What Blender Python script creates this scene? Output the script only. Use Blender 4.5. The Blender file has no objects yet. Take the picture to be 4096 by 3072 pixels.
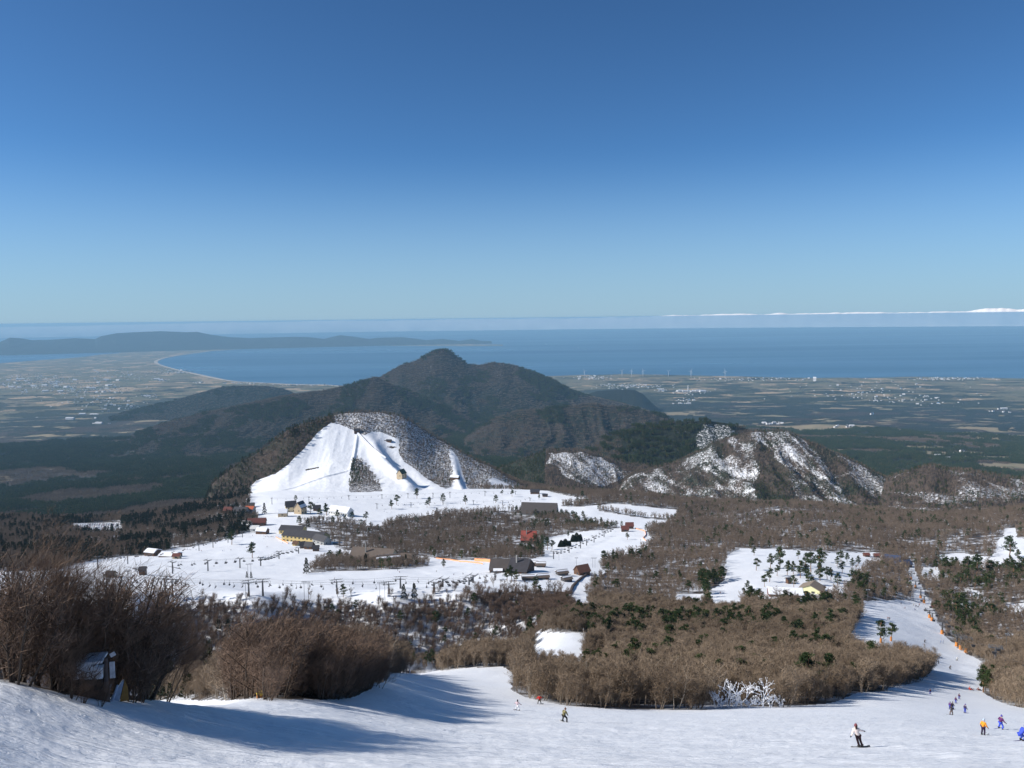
import bpy, bmesh, math, random
import numpy as np
from mathutils import Vector, Matrix
from mathutils.geometry import tessellate_polygon
random.seed(11); RNG = np.random.default_rng(7)
S = bpy.context.scene; C = S.collection; R = math.radians

# ------------------------------------------------------------------ camera, sky, sun, exposure
EYE = 1000.0; F_PX = 828.0
PITCH = math.atan((384-318)/F_PX); ROLL = math.atan(12/1024)
cd = bpy.data.cameras.new('camera'); cam = bpy.data.objects.new('camera', cd); C.objects.link(cam)
cd.sensor_width = 36; cd.lens = 36*F_PX/1024; cd.clip_start = .5; cd.clip_end = 300000
CM = Matrix.Rotation(math.pi/2-PITCH, 3, 'X') @ Matrix.Rotation(-ROLL, 3, 'Z')
cam.matrix_world = Matrix.Translation((0, 0, EYE)) @ CM.to_4x4()
S.camera = cam
SUN_EL, SUN_AZ = 35.0, -97.0          # azimuth clockwise from +Y (view direction)
w = bpy.data.worlds.new('World'); S.world = w; w.use_nodes = True
nt = w.node_tree; sky = nt.nodes.new('ShaderNodeTexSky'); sky.sky_type = 'NISHITA'; sky.sun_disc = False
sky.sun_elevation = R(SUN_EL); sky.sun_rotation = R(SUN_AZ); sky.altitude = 900; sky.air_density = .7; sky.dust_density = .5; sky.ozone_density = 6
bg = nt.nodes['Background']; bg.inputs['Strength'].default_value = .074
gm = nt.nodes.new('ShaderNodeGamma'); gm.inputs[1].default_value = 1.15          # the camera's colour response
cm = nt.nodes.new('ShaderNodeVectorMath'); cm.operation = 'MULTIPLY'; cm.inputs[1].default_value = (.86, 1.13, 1.12)
nt.links.new(sky.outputs[0], gm.inputs[0]); nt.links.new(gm.outputs[0], cm.inputs[0])
# thicker, paler air low over the sea: mixed in by the true elevation of the view direction
tcn = nt.nodes.new('ShaderNodeTexCoord'); sx = nt.nodes.new('ShaderNodeSeparateXYZ'); nt.links.new(tcn.outputs['Generated'], sx.inputs[0])
rp = nt.nodes.new('ShaderNodeMapRange'); rp.interpolation_type = 'SMOOTHSTEP'; rp.inputs['From Min'].default_value = -.02; rp.inputs['From Max'].default_value = .20; rp.inputs['To Min'].default_value = .85; rp.inputs['To Max'].default_value = 0; nt.links.new(sx.outputs[2], rp.inputs[0])
mxn = nt.nodes.new('ShaderNodeMix'); mxn.data_type = 'RGBA'; mxn.inputs[7].default_value = (4.0, 5.9, 7.7, 1); nt.links.new(rp.outputs[0], mxn.inputs[0]); nt.links.new(cm.outputs[0], mxn.inputs[6]); nt.links.new(mxn.outputs[2], bg.inputs[0])
sl = bpy.data.lights.new('sun', 'SUN'); sl.energy = 5.0; sl.angle = R(.5); sl.color = (1, .95, .88)
so = bpy.data.objects.new('sun', sl); C.objects.link(so)
sd = Vector((math.sin(R(SUN_AZ))*math.cos(R(SUN_EL)), math.cos(R(SUN_AZ))*math.cos(R(SUN_EL)), math.sin(R(SUN_EL))))
so.rotation_euler = sd.to_track_quat('Z', 'Y').to_euler()
S.view_settings.view_transform = 'Standard'; S.view_settings.look = 'None'; S.view_settings.exposure = .2; S.view_settings.gamma = 1
S.cycles.max_bounces = 5; S.cycles.diffuse_bounces = 3; S.cycles.glossy_bounces = 2; S.cycles.volume_bounces = 0
S.cycles.use_denoising = True

# ------------------------------------------------------------------ noise
def _h(ix, iy, seed):
    n = (ix.astype(np.int64)*374761393 + iy.astype(np.int64)*668265263 + seed*974711) & 0xffffffff
    n = ((n ^ (n >> 13))*1274126177) & 0xffffffff
    n = n ^ (n >> 16)
    return (n & 0xffffff)/float(0xffffff)
def vnoise(x, y, seed=0):
    x = np.asarray(x, float); y = np.asarray(y, float)
    ix = np.floor(x); iy = np.floor(y); fx = x-ix; fy = y-iy
    fx = fx*fx*fx*(fx*(fx*6-15)+10); fy = fy*fy*fy*(fy*(fy*6-15)+10)
    a = _h(ix, iy, seed); b = _h(ix+1, iy, seed); c = _h(ix, iy+1, seed); d = _h(ix+1, iy+1, seed)
    return (a+(b-a)*fx)*(1-fy) + (c+(d-c)*fx)*fy
def fbm(x, y, octs=4, seed=0, gain=.5):
    s = 0; a = 1; t = 0
    for k in range(octs):
        s = s + a*(vnoise(np.asarray(x)*2.03**k+17.3*k, np.asarray(y)*2.03**k-9.1*k, seed+k)*2-1); t += a; a *= gain
    return s/t
def ridged(x, y, octs=4, seed=0):
    s = 0; a = 1; t = 0
    for k in range(octs):
        s = s + a*(1-2*np.abs(vnoise(np.asarray(x)*2.07**k+5*k, np.asarray(y)*2.07**k+3*k, seed+k)*2-1)); t += a; a *= .5
    return s/t
def sstep(a, b, x): t = np.clip((np.asarray(x, float)-a)/(b-a), 0, 1); return t*t*(3-2*t)

# ------------------------------------------------------------------ picture <-> world helpers (only used to find where things really stand)
def ray(px, row):                       # -> (U, t): U = x/y*F+512, t = drop per metre of horizontal distance
    v = CM @ Vector(((px-512)/F_PX, (384-row)/F_PX, -1))
    h = math.hypot(v.x, v.y)
    return v.x/v.y*F_PX+512, -v.z/h
def UD(U, d):                           # world x, y of view azimuth U at horizontal distance d
    a = np.arctan((np.asarray(U)-512)/F_PX); return d*np.sin(a), d*np.cos(a)
def toUD(x, y): return np.asarray(x)/np.maximum(np.asarray(y), 1e-3)*F_PX+512, np.hypot(x, y)
CMi = np.array(CM.transposed())
def project(x, y, z):
    v = CMi @ np.array([np.ravel(x), np.ravel(y), np.ravel(np.asarray(z)-EYE)])
    zz = np.minimum(v[2], -1e-3)
    return v[0]/-zz*F_PX+512, 384-v[1]/-zz*F_PX
def inside(px, py, poly):
    px = np.asarray(px); py = np.asarray(py); r = np.zeros(px.shape, bool); n = len(poly); j = n-1
    for i in range(n):
        xi, yi = poly[i]; xj, yj = poly[j]
        c = ((yi > py) != (yj > py)) & (px < (xj-xi)*(py-yi)/((yj-yi) or 1e-9)+xi)
        r ^= c; j = i
    return r

# ------------------------------------------------------------------ the ground: a smooth surface through surveyed points
T = 't'
far_l = [(T,.2146,2400),(T,.19,3200),(T,.165,4200),(T,.141,5500),(T,.117,7500),(T,.0938,10500)]
far_r = [(T,.237,2000),(T,.215,2600),(T,.2,3200),(T,.1775,3900),(T,.153,5000),(T,.129,6800),(T,.1055,9300)]
near0 = [(T,1.05,3),(T,.72,9)]
rav = [(T,.468,350),(T,.485,420),(T,.475,465)]
plat = lambda o: [(603+o,530),(590+o,600),(571+o,740),(559+o,900),(540+o,1100),(520+o,1300),(505+o,1480),(492+o,1650)]
COLS = {
 -260: near0+[(768,32),(735,39),(678,50),(T,.445,70),(T,.44,150),(T,.43,350),(T,.41,465),(607,530),(577,740),(565,900),(548,1200),(533,1500),(518,1900)]+far_l,
 0: near0+[(768,34),(735,41),(682,53),(T,.462,75),(T,.47,150),(T,.47,350),(T,.48,420),(T,.47,465),(654,502),(632,516),(609,530),(596,600),(577,740),(565,900),(548,1200),(533,1500),(518,1900)]+far_l,
 60: near0+[(768,36),(735,43),(694,57)],
 130: near0+[(768,37),(735,46),(701,64),(T,.475,90),(T,.472,150)]+rav+[(651,502),(629,516),(606.5,530),(593,600),(574,740),(563,900),(546,1200),(531,1500),(517,1900)]+far_l,
 257: near0+[(768,39),(735,53),(700,79),(690,110),(682,160),(675,220),(670,280)]+rav+[(650,500),(627,516)]+plat(2)+[(T,.205,2000)]+far_l,
 393: near0+[(768,40),(720,75),(690,120),(673,165),(T,.435,220),(T,.44,280)]+rav+[(648,500),(625,516)]+plat(0)+[(T,.207,2000)]+far_l,
 463: near0+[(768,42),(722,92),(704,135),(690,175),(680,220),(671,270),(T,.425,310)]+rav+[(646,500),(619,516),(600,532),(587,600),(571,740),(559,900),(540,1100),(520,1300),(505,1480),(492,1650),(T,.21,2000)]+far_l,
 540: near0+[(768,42),(722,92),(706,145),(690,185),(675,240),(664,290),(652,345),(630,420),(T,.385,450),(T,.385,480),(612,520),(597,570),(580,650),(567,740),(558,870),(540,1100),(520,1300),(505,1480),(492,1650),(T,.215,2000)]+far_l,
 640: near0+[(768,44),(708,155),(695,190),(680,240),(665,300),(650,360),(635,430),(615,510),(598,600),(578,720),(562,860),(545,1000),(530,1170),(515,1380),(503,1500),(495,1650)]+far_r,
 720: near0+[(768,46),(707,160),(695,195),(680,245),(662,310),(645,380),(628,450),(608,560),(590,650),(570,740),(552,940),(540,1100),(525,1300),(512,1500),(503,1650)]+far_r,
 800: near0+[(768,48),(707,165),(690,215),(670,290),(650,370),(632,450),(610,560),(590,660),(570,760),(552,950),(540,1100),(527,1250),(513,1450),(505,1650)]+far_r,
 880: near0+[(768,50),(735,80),(712,150),(697,200),(675,290),(655,370),(640,440),(618,560),(602,660),(585,760),(570,870),(556,990),(543,1120),(530,1280),(520,1450),(512,1650)]+far_r,
 960: near0+[(768,50),(729,104),(713,174),(694,285),(669,440),(652,520),(634,600),(618,680),(603,760),(585,850),(568,960),(552,1080),(538,1200),(524,1380),(515,1600)]+far_r,
 1040: near0+[(768,55),(741,85),(722,150),(705,240),(680,380),(655,500),(634,600),(610,720),(590,820),(570,940),(552,1060),(535,1200),(520,1400),(510,1650)]+far_r,
 1290: near0+[(768,55),(722,150),(680,380),(634,600),(590,820),(552,1060),(520,1400),(505,1650)]+far_r,
}
cp = []
for px, lst in COLS.items():
    for a in lst:
        if a[0] == T: U = px; t = a[1]; d = a[2]
        else: U, t = ray(px, a[0]); d = a[1]
        cp.append((U, d, t))
cp = np.array(cp)
def tc(U, d): return np.stack([np.asarray(U, float)/150, np.log(np.asarray(d, float))*3.0], -1)
def tk(r2): return .5*r2*np.log(r2+1e-12)
TPP = tc(cp[:, 0], cp[:, 1]); TPN = len(TPP)
TPK = tk(((TPP[:, None]-TPP[None])**2).sum(-1)) + np.eye(TPN)*2e-3
TPA = np.zeros((TPN+3, TPN+3)); TPA[:TPN, :TPN] = TPK; TPA[:TPN, TPN] = 1; TPA[:TPN, TPN+1:] = TPP; TPA[TPN, :TPN] = 1; TPA[TPN+1:, :TPN] = TPP.T
TPW = np.linalg.solve(TPA, np.concatenate([cp[:, 2], np.zeros(3)]))
def tps(U, d):
    Q = tc(U, d); sh = Q.shape[:-1]; Q = Q.reshape(-1, 2); out = np.empty(len(Q))
    for i in range(0, len(Q), 40000):
        q = Q[i:i+40000]; r2 = ((q[:, None, 0]-TPP[None, :, 0])**2 + (q[:, None, 1]-TPP[None, :, 1])**2)
        out[i:i+40000] = tk(r2) @ TPW[:TPN] + TPW[TPN] + q @ TPW[TPN+1:]
    return out.reshape(sh)
def base_z(U, d):
    U = np.clip(np.asarray(U, float), -420, 1450); d = np.asarray(d, float); U, d = np.broadcast_arrays(U, d)
    t = tps(U, d); z = EYE - d*t
    x, y = UD(U, d)
    z = z + sstep(120, 400, d)*.8*fbm(x/22, y/22, 3, 5) + sstep(1000, 2200, d)*3*fbm(x/120, y/120, 4, 8)
    rv_ = np.exp(-((d-497)/26)**2)*(1-sstep(560, 640, U)); z = z + rv_*(4.5*ridged((x+.6*y)/34, y/90, 3, 61) + 1.2*fbm(x/9, y/9, 3, 62))
    z = z + sstep(2400, 4200, d)*(1-sstep(7500, 9800, d))*34*fbm(x/650, y/650, 5, 21)
    z = z + (1-sstep(60, 200, d))*(.22*fbm(x/4.5, y/3.0, 4, 31) + .05*fbm(x/.8, y/.5, 2, 37)) + (1-sstep(200, 600, d))*.25*fbm(x/16, y/16, 2, 41)
    # the ploughed bank along the left edge of the run
    z = z + .35*np.exp(-((d-60)/4)**2)*(1-sstep(-16, -4, x))*(.5+.8*vnoise(x/4, y*0, 3))
    z = np.where(d > 9600, z*(1-sstep(9600, 10600, d)) - 12*sstep(9600, 10600, d), np.maximum(z, 9*(d < 9900)))
    return z
class Hill:
    def __init__(s, name, crest, dc, wf, wb, amp=14, scale=90, seed=0, p=1.15, sink=12, du=1.5, ns=150):
        s.name = name; uc = [ray(*q) for q in crest]; s.U = np.array([u for u, _ in uc]); s.t = np.array([t for _, t in uc])
        f = lambda a: np.interp(s.U, [q[0] for q in a], [q[1] for q in a]) if isinstance(a, list) else np.full(len(s.U), float(a))
        s.dc = f(dc); s.wf = f(wf); s.wb = f(wb); s.amp = amp; s.scale = scale; s.seed = seed; s.p = p; s.du = du; s.ns = ns
        g = np.arange(s.U[0], s.U[-1]+1e-6, 4.0); s.gU = g
        D = np.interp(g, s.U, s.dc); s.zf = base_z(g, D-np.interp(g, s.U, s.wf))-sink; s.zb = base_z(g, D+np.interp(g, s.U, s.wb))-sink
        s.drop = sink
    def ev(s, U, d):
        U = np.asarray(U, float); d = np.asarray(d, float); I = lambda a: np.interp(U, s.U, a)
        D = I(s.dc); wf = I(s.wf); wb = I(s.wb); q = (d-D); k = np.where(q < 0, 1+q/wf, 1-q/wb)
        zc = EYE - D*I(s.t); zA = np.interp(U, s.gU, s.zf); zB = np.interp(U, s.gU, s.zb); zf = zA+(zB-zA)*np.clip((q+wf)/(wf+wb), 0, 1)
        # ends sink into the ground
        kk = np.clip(k, 0, 1); sh = kk**s.p*(1-.25*np.sin(kk*math.pi)**2) ; sh = sh - .04*sstep(.86, 1, kk)*(1-sstep(.999,1.0,kk))*0
        te = sstep(0, .05, (U-s.U[0])/(s.U[-1]-s.U[0]))*sstep(0, .05, (s.U[-1]-U)/(s.U[-1]-s.U[0])); sh = sh*te
        x, y = UD(U, d)
        wx = x + 30*fbm(x/200, y/200, 2, s.seed+3)*s.scale/90; 
        n = ridged(wx/s.scale, y/(s.scale*4.5), 4, s.seed)
        hgt = np.clip((zc-zf)/120, .1, 2.5)
        z = zf + (zc-zf)*sh + s.amp*n*np.sin(np.pi*kk)**.8*hgt*te + .25*s.amp*fbm(x/(s.scale*.35), y/(s.scale*.35), 3, s.seed+9)*np.sin(np.pi*kk)
        if s.name == 'ski_hill':            # a spur with the slide on it, and a shallow gully beside it
            ul = np.interp(kk, [.2, .45, .93], [407, 392, 357]); z = z + 11*np.exp(-((U-ul)/7)**2)*np.sin(np.pi*kk)*(q < 0) - 7*np.exp(-((U-ul-17)/9)**2)*np.sin(np.pi*kk)*(q < 0)
            z = z + 3.2*np.exp(-((U-np.interp(kk, [.5, .8], [347.5, 355]))/1.3)**2)*(q < 0)*sstep(.46, .5, kk)*(1-sstep(.80, .84, kk)) + 2.2*np.exp(-((kk-np.interp(U, [275, 348], [.25, .50]))/.010)**2)*(q < 0)*sstep(272, 278, U)*(1-sstep(345, 349, U))
            z = z + 8*np.exp(-((U-450-14*(1-kk))/5)**2)*np.sin(np.pi*kk)*(q < 0) - 6*np.exp(-((U-320+46*(1-kk))/14)**2)*np.sin(np.pi*kk)*(q < 0)
        ok = (k > 0) & (U >= s.U[0]) & (U <= s.U[-1])
        return np.where(ok, z, -1e4)
HB = Hill('mountain', [(338,392),(353.5,384),(366,380),(374,377.5),(380,377),(388,372),(401,365),(415,361),(428,354),(436,350),(442,348.7),(450,351),(459,358),(468,364),(481,365),(487,363.5),(493,362),(507,363.6),(518,366),(531,371),(546.5,377.5),(556,382),(569,389),(585,395),(610,401),(640,408),(665,420)], 7000, 1750, 1800, 30, 260, 50, 1.25, 40)
HB2 = Hill('mountain', [(120,440),(160,425),(200,414),(250,403),(285,395.5),(325,390),(353,384),(366,379),(374,377),(380,378.5),(395,386),(420,396),(450,408),(480,421),(520,438)], 5900, 1300, 1500, 20, 200, 60, 1.1, 40)
HE = Hill('hill', [(100,421),(123,413),(150,406),(174,400.5),(195,394),(217,388),(234,385.5),(266,386),(283,388.5),(300,395),(340,402)], 9000, 1100, 500, 14, 260, 70, 1.0, 30)
HE2 = Hill('hill', [(575,398),(597,391),(619,389.5),(635,390),(643,394),(651,402),(662,412)], 8600, 1500, 700, 12, 260, 75, 1.0, 30)
HF = Hill('hill', [(455,448),(483,427),(493,419.5),(515,411.6),(546.6,409),(572,406),(592,403),(608,406),(626,407),(649,411.6),(665,416),(673,421),(700,436)], 4700, 620, 800, 24, 110, 80, .95, 30)
HG = Hill('hill', [(570,470),(589.5,450),(605.7,438.5),(622,430.5),(640.5,424.5),(661.6,423.6),(680,423),(704,420.5),(730,423.6),(742,427),(750,430),(775,441),(800,460)], 2950, 600, 600, 14, 80, 90, 1.0, 25)
HJ = Hill('hill', [(480,480),(500,468),(522,460.5),(546,450.5),(562,449.7),(577,450),(594,453.5),(612,459.7),(634,464),(649,466),(680,476),(700,488)], 2350, 380, 400, 12, 62, 100, 1.0, 20)
HH = Hill('hill', [(610,490),(634,474),(670,465),(704,450),(711,442.5),(734,436),(757,429.5),(766,431),(780,430),(791,432),(802,438),(819,445),(837,454),(855,462),(874,472),(886,478),(905,488)], [(600,2150),(780,2250),(900,2150)], [(600,300),(700,440),(780,520),(900,380)], 560, 20, 70, 110, 1.0, 20)
HI = Hill('hill', [(868,492),(886,479),(899,474),(911,470.6),(921,467.5),(933,465.7),(948,470),(967,470.6),(985,474),(1004,477.4),(1024,479),(1060,480),(1110,484),(1200,490),(1290,498)], 2080, [(868,330),(900,560),(960,640),(1290,640)], 500, 16, 66, 120, 1.0, 20)
HA = Hill('ski_hill', [(196,500),(208,487),(222,476),(240,463),(259,452),(273,441),(287,430.5),(303,424),(319,419.5),(328,416),(340,413.5),(360,412),(380,412.3),(395,414.5),(407,419),(421,428),(435,437),(449,445),(463,453),(477,461),(491,467),(507,477),(523,486),(545,491),(565,497),(585,505)],
   [(196,1900),(260,1960),(340,2010),(430,2010),(585,1830)], [(196,230),(240,330),(340,385),(460,380),(560,230),(585,190)], 420, 2.6, 95, 130, 1.06, 6, .9, 260)
HILLS = [HA, HH, HI, HJ, HG, HF, HB2, HB, HE, HE2]
def spur(U, d):                          # the ski hill is faceted: a ridge runs from its top down to the left, a gully to its right
    return 0
def top_z(U, d):
    z = base_z(U, d)
    for h in HILLS: z = np.maximum(z, h.ev(U, d))
    return z
DM = np.concatenate([np.arange(12, 120, .5), np.geomspace(120, 11000, 2200)])
_lc = {}
def locate(px, row, dmin=0, dmax=1e9):   # where the line of sight through a picture point meets the ground
    U, t = ray(px, row); D = DM[(DM >= dmin) & (DM <= dmax)]
    z = top_z(np.full(D.shape, U), D); h = z-(EYE-D*t); k = np.argmax(h > 0)
    if h[k] <= 0: k = int(np.argmax(h))
    d = D[k]
    if k > 0 and h[k] > 0 and h[k-1] < 0: d = D[k-1]+(D[k]-D[k-1])*(-h[k-1])/(h[k]-h[k-1])
    x, y = UD(U, d); return Vector((float(x), float(y), float(top_z(np.array([U]), np.array([d]))[0]))), float(d)

def ground_at(x, y):
    U, d = toUD(np.array([x]), np.array([y])); return float(top_z(U, d)[0])

# ------------------------------------------------------------------ object helpers
def tag(o, label=None, cat=None, group=None, kind=None):
    if label: o['label'] = label
    if cat: o['category'] = cat
    if group: o['group'] = group
    if kind: o['kind'] = kind
    return o
def empty(name, loc=(0,0,0), rz=0, label=None, cat=None, group=None, scale=1):
    o = bpy.data.objects.new(name, None); C.objects.link(o); o.location = loc; o.rotation_euler = (0,0,rz); o.scale = (scale,)*3
    o.empty_display_size = .2
    return tag(o, label, cat, group)
def ob(name, me, parent=None, loc=(0,0,0), rot=(0,0,0), mat=None):
    o = bpy.data.objects.new(name, me); C.objects.link(o); o.location = loc; o.rotation_euler = rot
    if parent: o.parent = parent
    if mat is not None: me.materials.append(mat)
    return o
def copy_tree(o, parent=None):
    c = o.copy(); C.objects.link(c); c.parent = parent
    for ch in [k for k in KIDS.get(o.name, [])]: copy_tree(ch, c)
    return c
KIDS = {}
def kid(o, parent): KIDS.setdefault(parent.name, []).append(o); return o
def grid_mesh(name, X, Y, Z, attrs=None, mat=None, smooth=True):
    n, m = X.shape; me = bpy.data.meshes.new(name)
    co = np.stack([X, Y, Z], -1).reshape(-1, 3).astype(np.float32)
    i = np.arange(n*m).reshape(n, m); q = np.stack([i[:-1,:-1], i[:-1,1:], i[1:,1:], i[1:,:-1]], -1).reshape(-1, 4).astype(np.int32)
    me.vertices.add(len(co)); me.vertices.foreach_set('co', co.ravel())
    me.loops.add(q.size); me.loops.foreach_set('vertex_index', q.ravel())
    me.polygons.add(len(q)); me.polygons.foreach_set('loop_start', np.arange(0, q.size, 4, dtype=np.int32)); me.polygons.foreach_set('loop_total', np.full(len(q), 4, dtype=np.int32))
    me.polygons.foreach_set('use_smooth', np.full(len(q), smooth))
    me.update(calc_edges=True)
    for k, v in (attrs or {}).items():
        a = me.attributes.new(k, 'FLOAT', 'POINT'); a.data.foreach_set('value', np.asarray(v, np.float32).ravel())
    if mat: me.materials.append(mat)
    return me
class MB:                                 # collects shapes, then becomes ONE mesh
    def __init__(s): s.v = []; s.f = []; s.m = []
    def add(s, vs, fs, mi=0):
        b = len(s.v); s.v += [tuple(v) for v in vs]; s.f += [tuple(b+i for i in f) for f in fs]; s.m += [mi]*len(fs); return s
    def box(s, c, sz, rz=0, mi=0, M=None):
        hx, hy, hz = sz[0]/2, sz[1]/2, sz[2]/2
        vs = [Vector((a*hx, b*hy, e*hz)) for e in (-1,1) for b in (-1,1) for a in (-1,1)]
        Mx = M or Matrix.Rotation(rz, 3, 'Z'); vs = [Mx @ v + Vector(c) for v in vs]
        return s.add(vs, [(0,2,3,1),(4,5,7,6),(0,1,5,4),(2,6,7,3),(1,3,7,5),(0,4,6,2)], mi)
    def tube(s, pts, rad, n=6, mi=0, cap=True):
        pts = [Vector(p) for p in pts]; rad = rad if hasattr(rad, '__len__') else [rad]*len(pts); vs = []; fs = []
        for i, p in enumerate(pts):
            t = (pts[min(i+1, len(pts)-1)]-pts[max(i-1, 0)]).normalized()
            a = t.orthogonal().normalized() if i == 0 else (a - t*a.dot(t)).normalized()
            b = t.cross(a)
            for k in range(n):
                th = 2*math.pi*k/n; vs.append(p+(a*math.cos(th)+b*math.sin(th))*rad[i])
        for i in range(len(pts)-1):
            for k in range(n): fs.append((i*n+k, i*n+(k+1)%n, (i+1)*n+(k+1)%n, (i+1)*n+k))
        if cap: fs.append(tuple(range(n-1, -1, -1))); fs.append(tuple(range((len(pts)-1)*n, len(pts)*n)))
        return s.add(vs, fs, mi)
    def mesh(s, name, *mats, smooth=False):
        me = bpy.data.meshes.new(name); me.from_pydata(s.v, [], s.f)
        for m in mats: me.materials.append(m)
        me.polygons.foreach_set('material_index', s.m)
        if smooth: me.polygons.foreach_set('use_smooth', [True]*len(s.f))
        me.update(); return me

# ------------------------------------------------------------------ materials
def newmat(name, rough=.85, spec=.2):
    m = bpy.data.materials.new(name); m.use_nodes = True; b = m.node_tree.nodes['Principled BSDF']
    b.inputs['Roughness'].default_value = rough; b.inputs['Specular IOR Level'].default_value = spec
    return m, m.node_tree, b
def plain(name, col, rough=.8, spec=.2, var=.25, sc=3.0, metal=0):
    m, t, b = newmat(name, rough, spec); N = t.nodes.new; L = t.links.new
    tx = N('ShaderNodeTexCoord'); n = N('ShaderNodeTexNoise'); n.inputs['Scale'].default_value = sc; n.inputs['Detail'].default_value = 5
    r = N('ShaderNodeMapRange'); r.inputs['To Min'].default_value = 1-var; r.inputs['To Max'].default_value = 1+var; r.inputs['From Min'].default_value = .3; r.inputs['From Max'].default_value = .7
    mx = N('ShaderNodeVectorMath'); mx.operation = 'SCALE'; mx.inputs[0].default_value = col[:3]
    L(tx.outputs['Object'], n.inputs['Vector']); L(n.outputs[0], r.inputs[0]); L(r.outputs[0], mx.inputs['Scale']); L(mx.outputs[0], b.inputs['Base Color'])
    b.inputs['Metallic'].default_value = metal
    return m
class G:                                  # tiny node-graph helper
    def __init__(s, t): s.t = t; s.pos = t.nodes.new('ShaderNodeNewGeometry').outputs['Position']
    def n(s, k): return s.t.nodes.new(k)
    def l(s, a, b): s.t.links.new(a, b)
    def noise(s, scale, detail=5, rough=.55, vec=None, stretch=None, dist=0):
        v = vec or s.pos
        if stretch: mp = s.n('ShaderNodeMapping'); mp.inputs['Scale'].default_value = stretch; s.l(v, mp.inputs[0]); v = mp.outputs[0]
        x = s.n('ShaderNodeTexNoise'); x.inputs['Scale'].default_value = scale; x.inputs['Detail'].default_value = detail; x.inputs['Roughness'].default_value = rough; x.inputs['Distortion'].default_value = dist
        s.l(v, x.inputs['Vector']); return x.outputs[0]
    def voro(s, scale, vec=None, out='Color', stretch=None, feature='F1'):
        v = vec or s.pos
        if stretch: mp = s.n('ShaderNodeMapping'); mp.inputs['Scale'].default_value = stretch; s.l(v, mp.inputs[0]); v = mp.outputs[0]
        x = s.n('ShaderNodeTexVoronoi'); x.feature = feature; x.inputs['Scale'].default_value = scale; s.l(v, x.inputs['Vector']); return x.outputs[out]
    def ramp(s, f, a, b, lo=0, hi=1):
        r = s.n('ShaderNodeMapRange'); r.inputs['From Min'].default_value = a; r.inputs['From Max'].default_value = b; r.inputs['To Min'].default_value = lo; r.inputs['To Max'].default_value = hi; s.l(f, r.inputs[0]); return r.outputs[0]
    def mix(s, f, a, b):
        m = s.n('ShaderNodeMix'); m.data_type = 'RGBA'; m.inputs[0].default_value = .5
        if hasattr(f, 'node'): s.l(f, m.inputs[0])
        else: m.inputs[0].default_value = f
        for v, i in ((a, 6), (b, 7)):
            if hasattr(v, 'node'): s.l(v, m.inputs[i])
            else: m.inputs[i].default_value = (*v, 1)
        return m.outputs[2]
    def math(s, op, a, b=0.0):
        m = s.n('ShaderNodeMath'); m.operation = op
        for v, i in ((a, 0), (b, 1)):
            if hasattr(v, 'node'): s.l(v, m.inputs[i])
            else: m.inputs[i].default_value = v
        return m.outputs[0]
    def attr(s, name): a = s.n('ShaderNodeAttribute'); a.attribute_name = name; return a.outputs['Fac']
    def bump(s, h, dist, strength=1, nrm=None):
        b = s.n('ShaderNodeBump'); b.inputs['Distance'].default_value = dist; b.inputs['Strength'].default_value = strength; s.l(h, b.inputs['Height'])
        if nrm: s.l(nrm, b.inputs['Normal'])
        return b.outputs[0]
SNOW = (.80, .83, .88)
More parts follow.
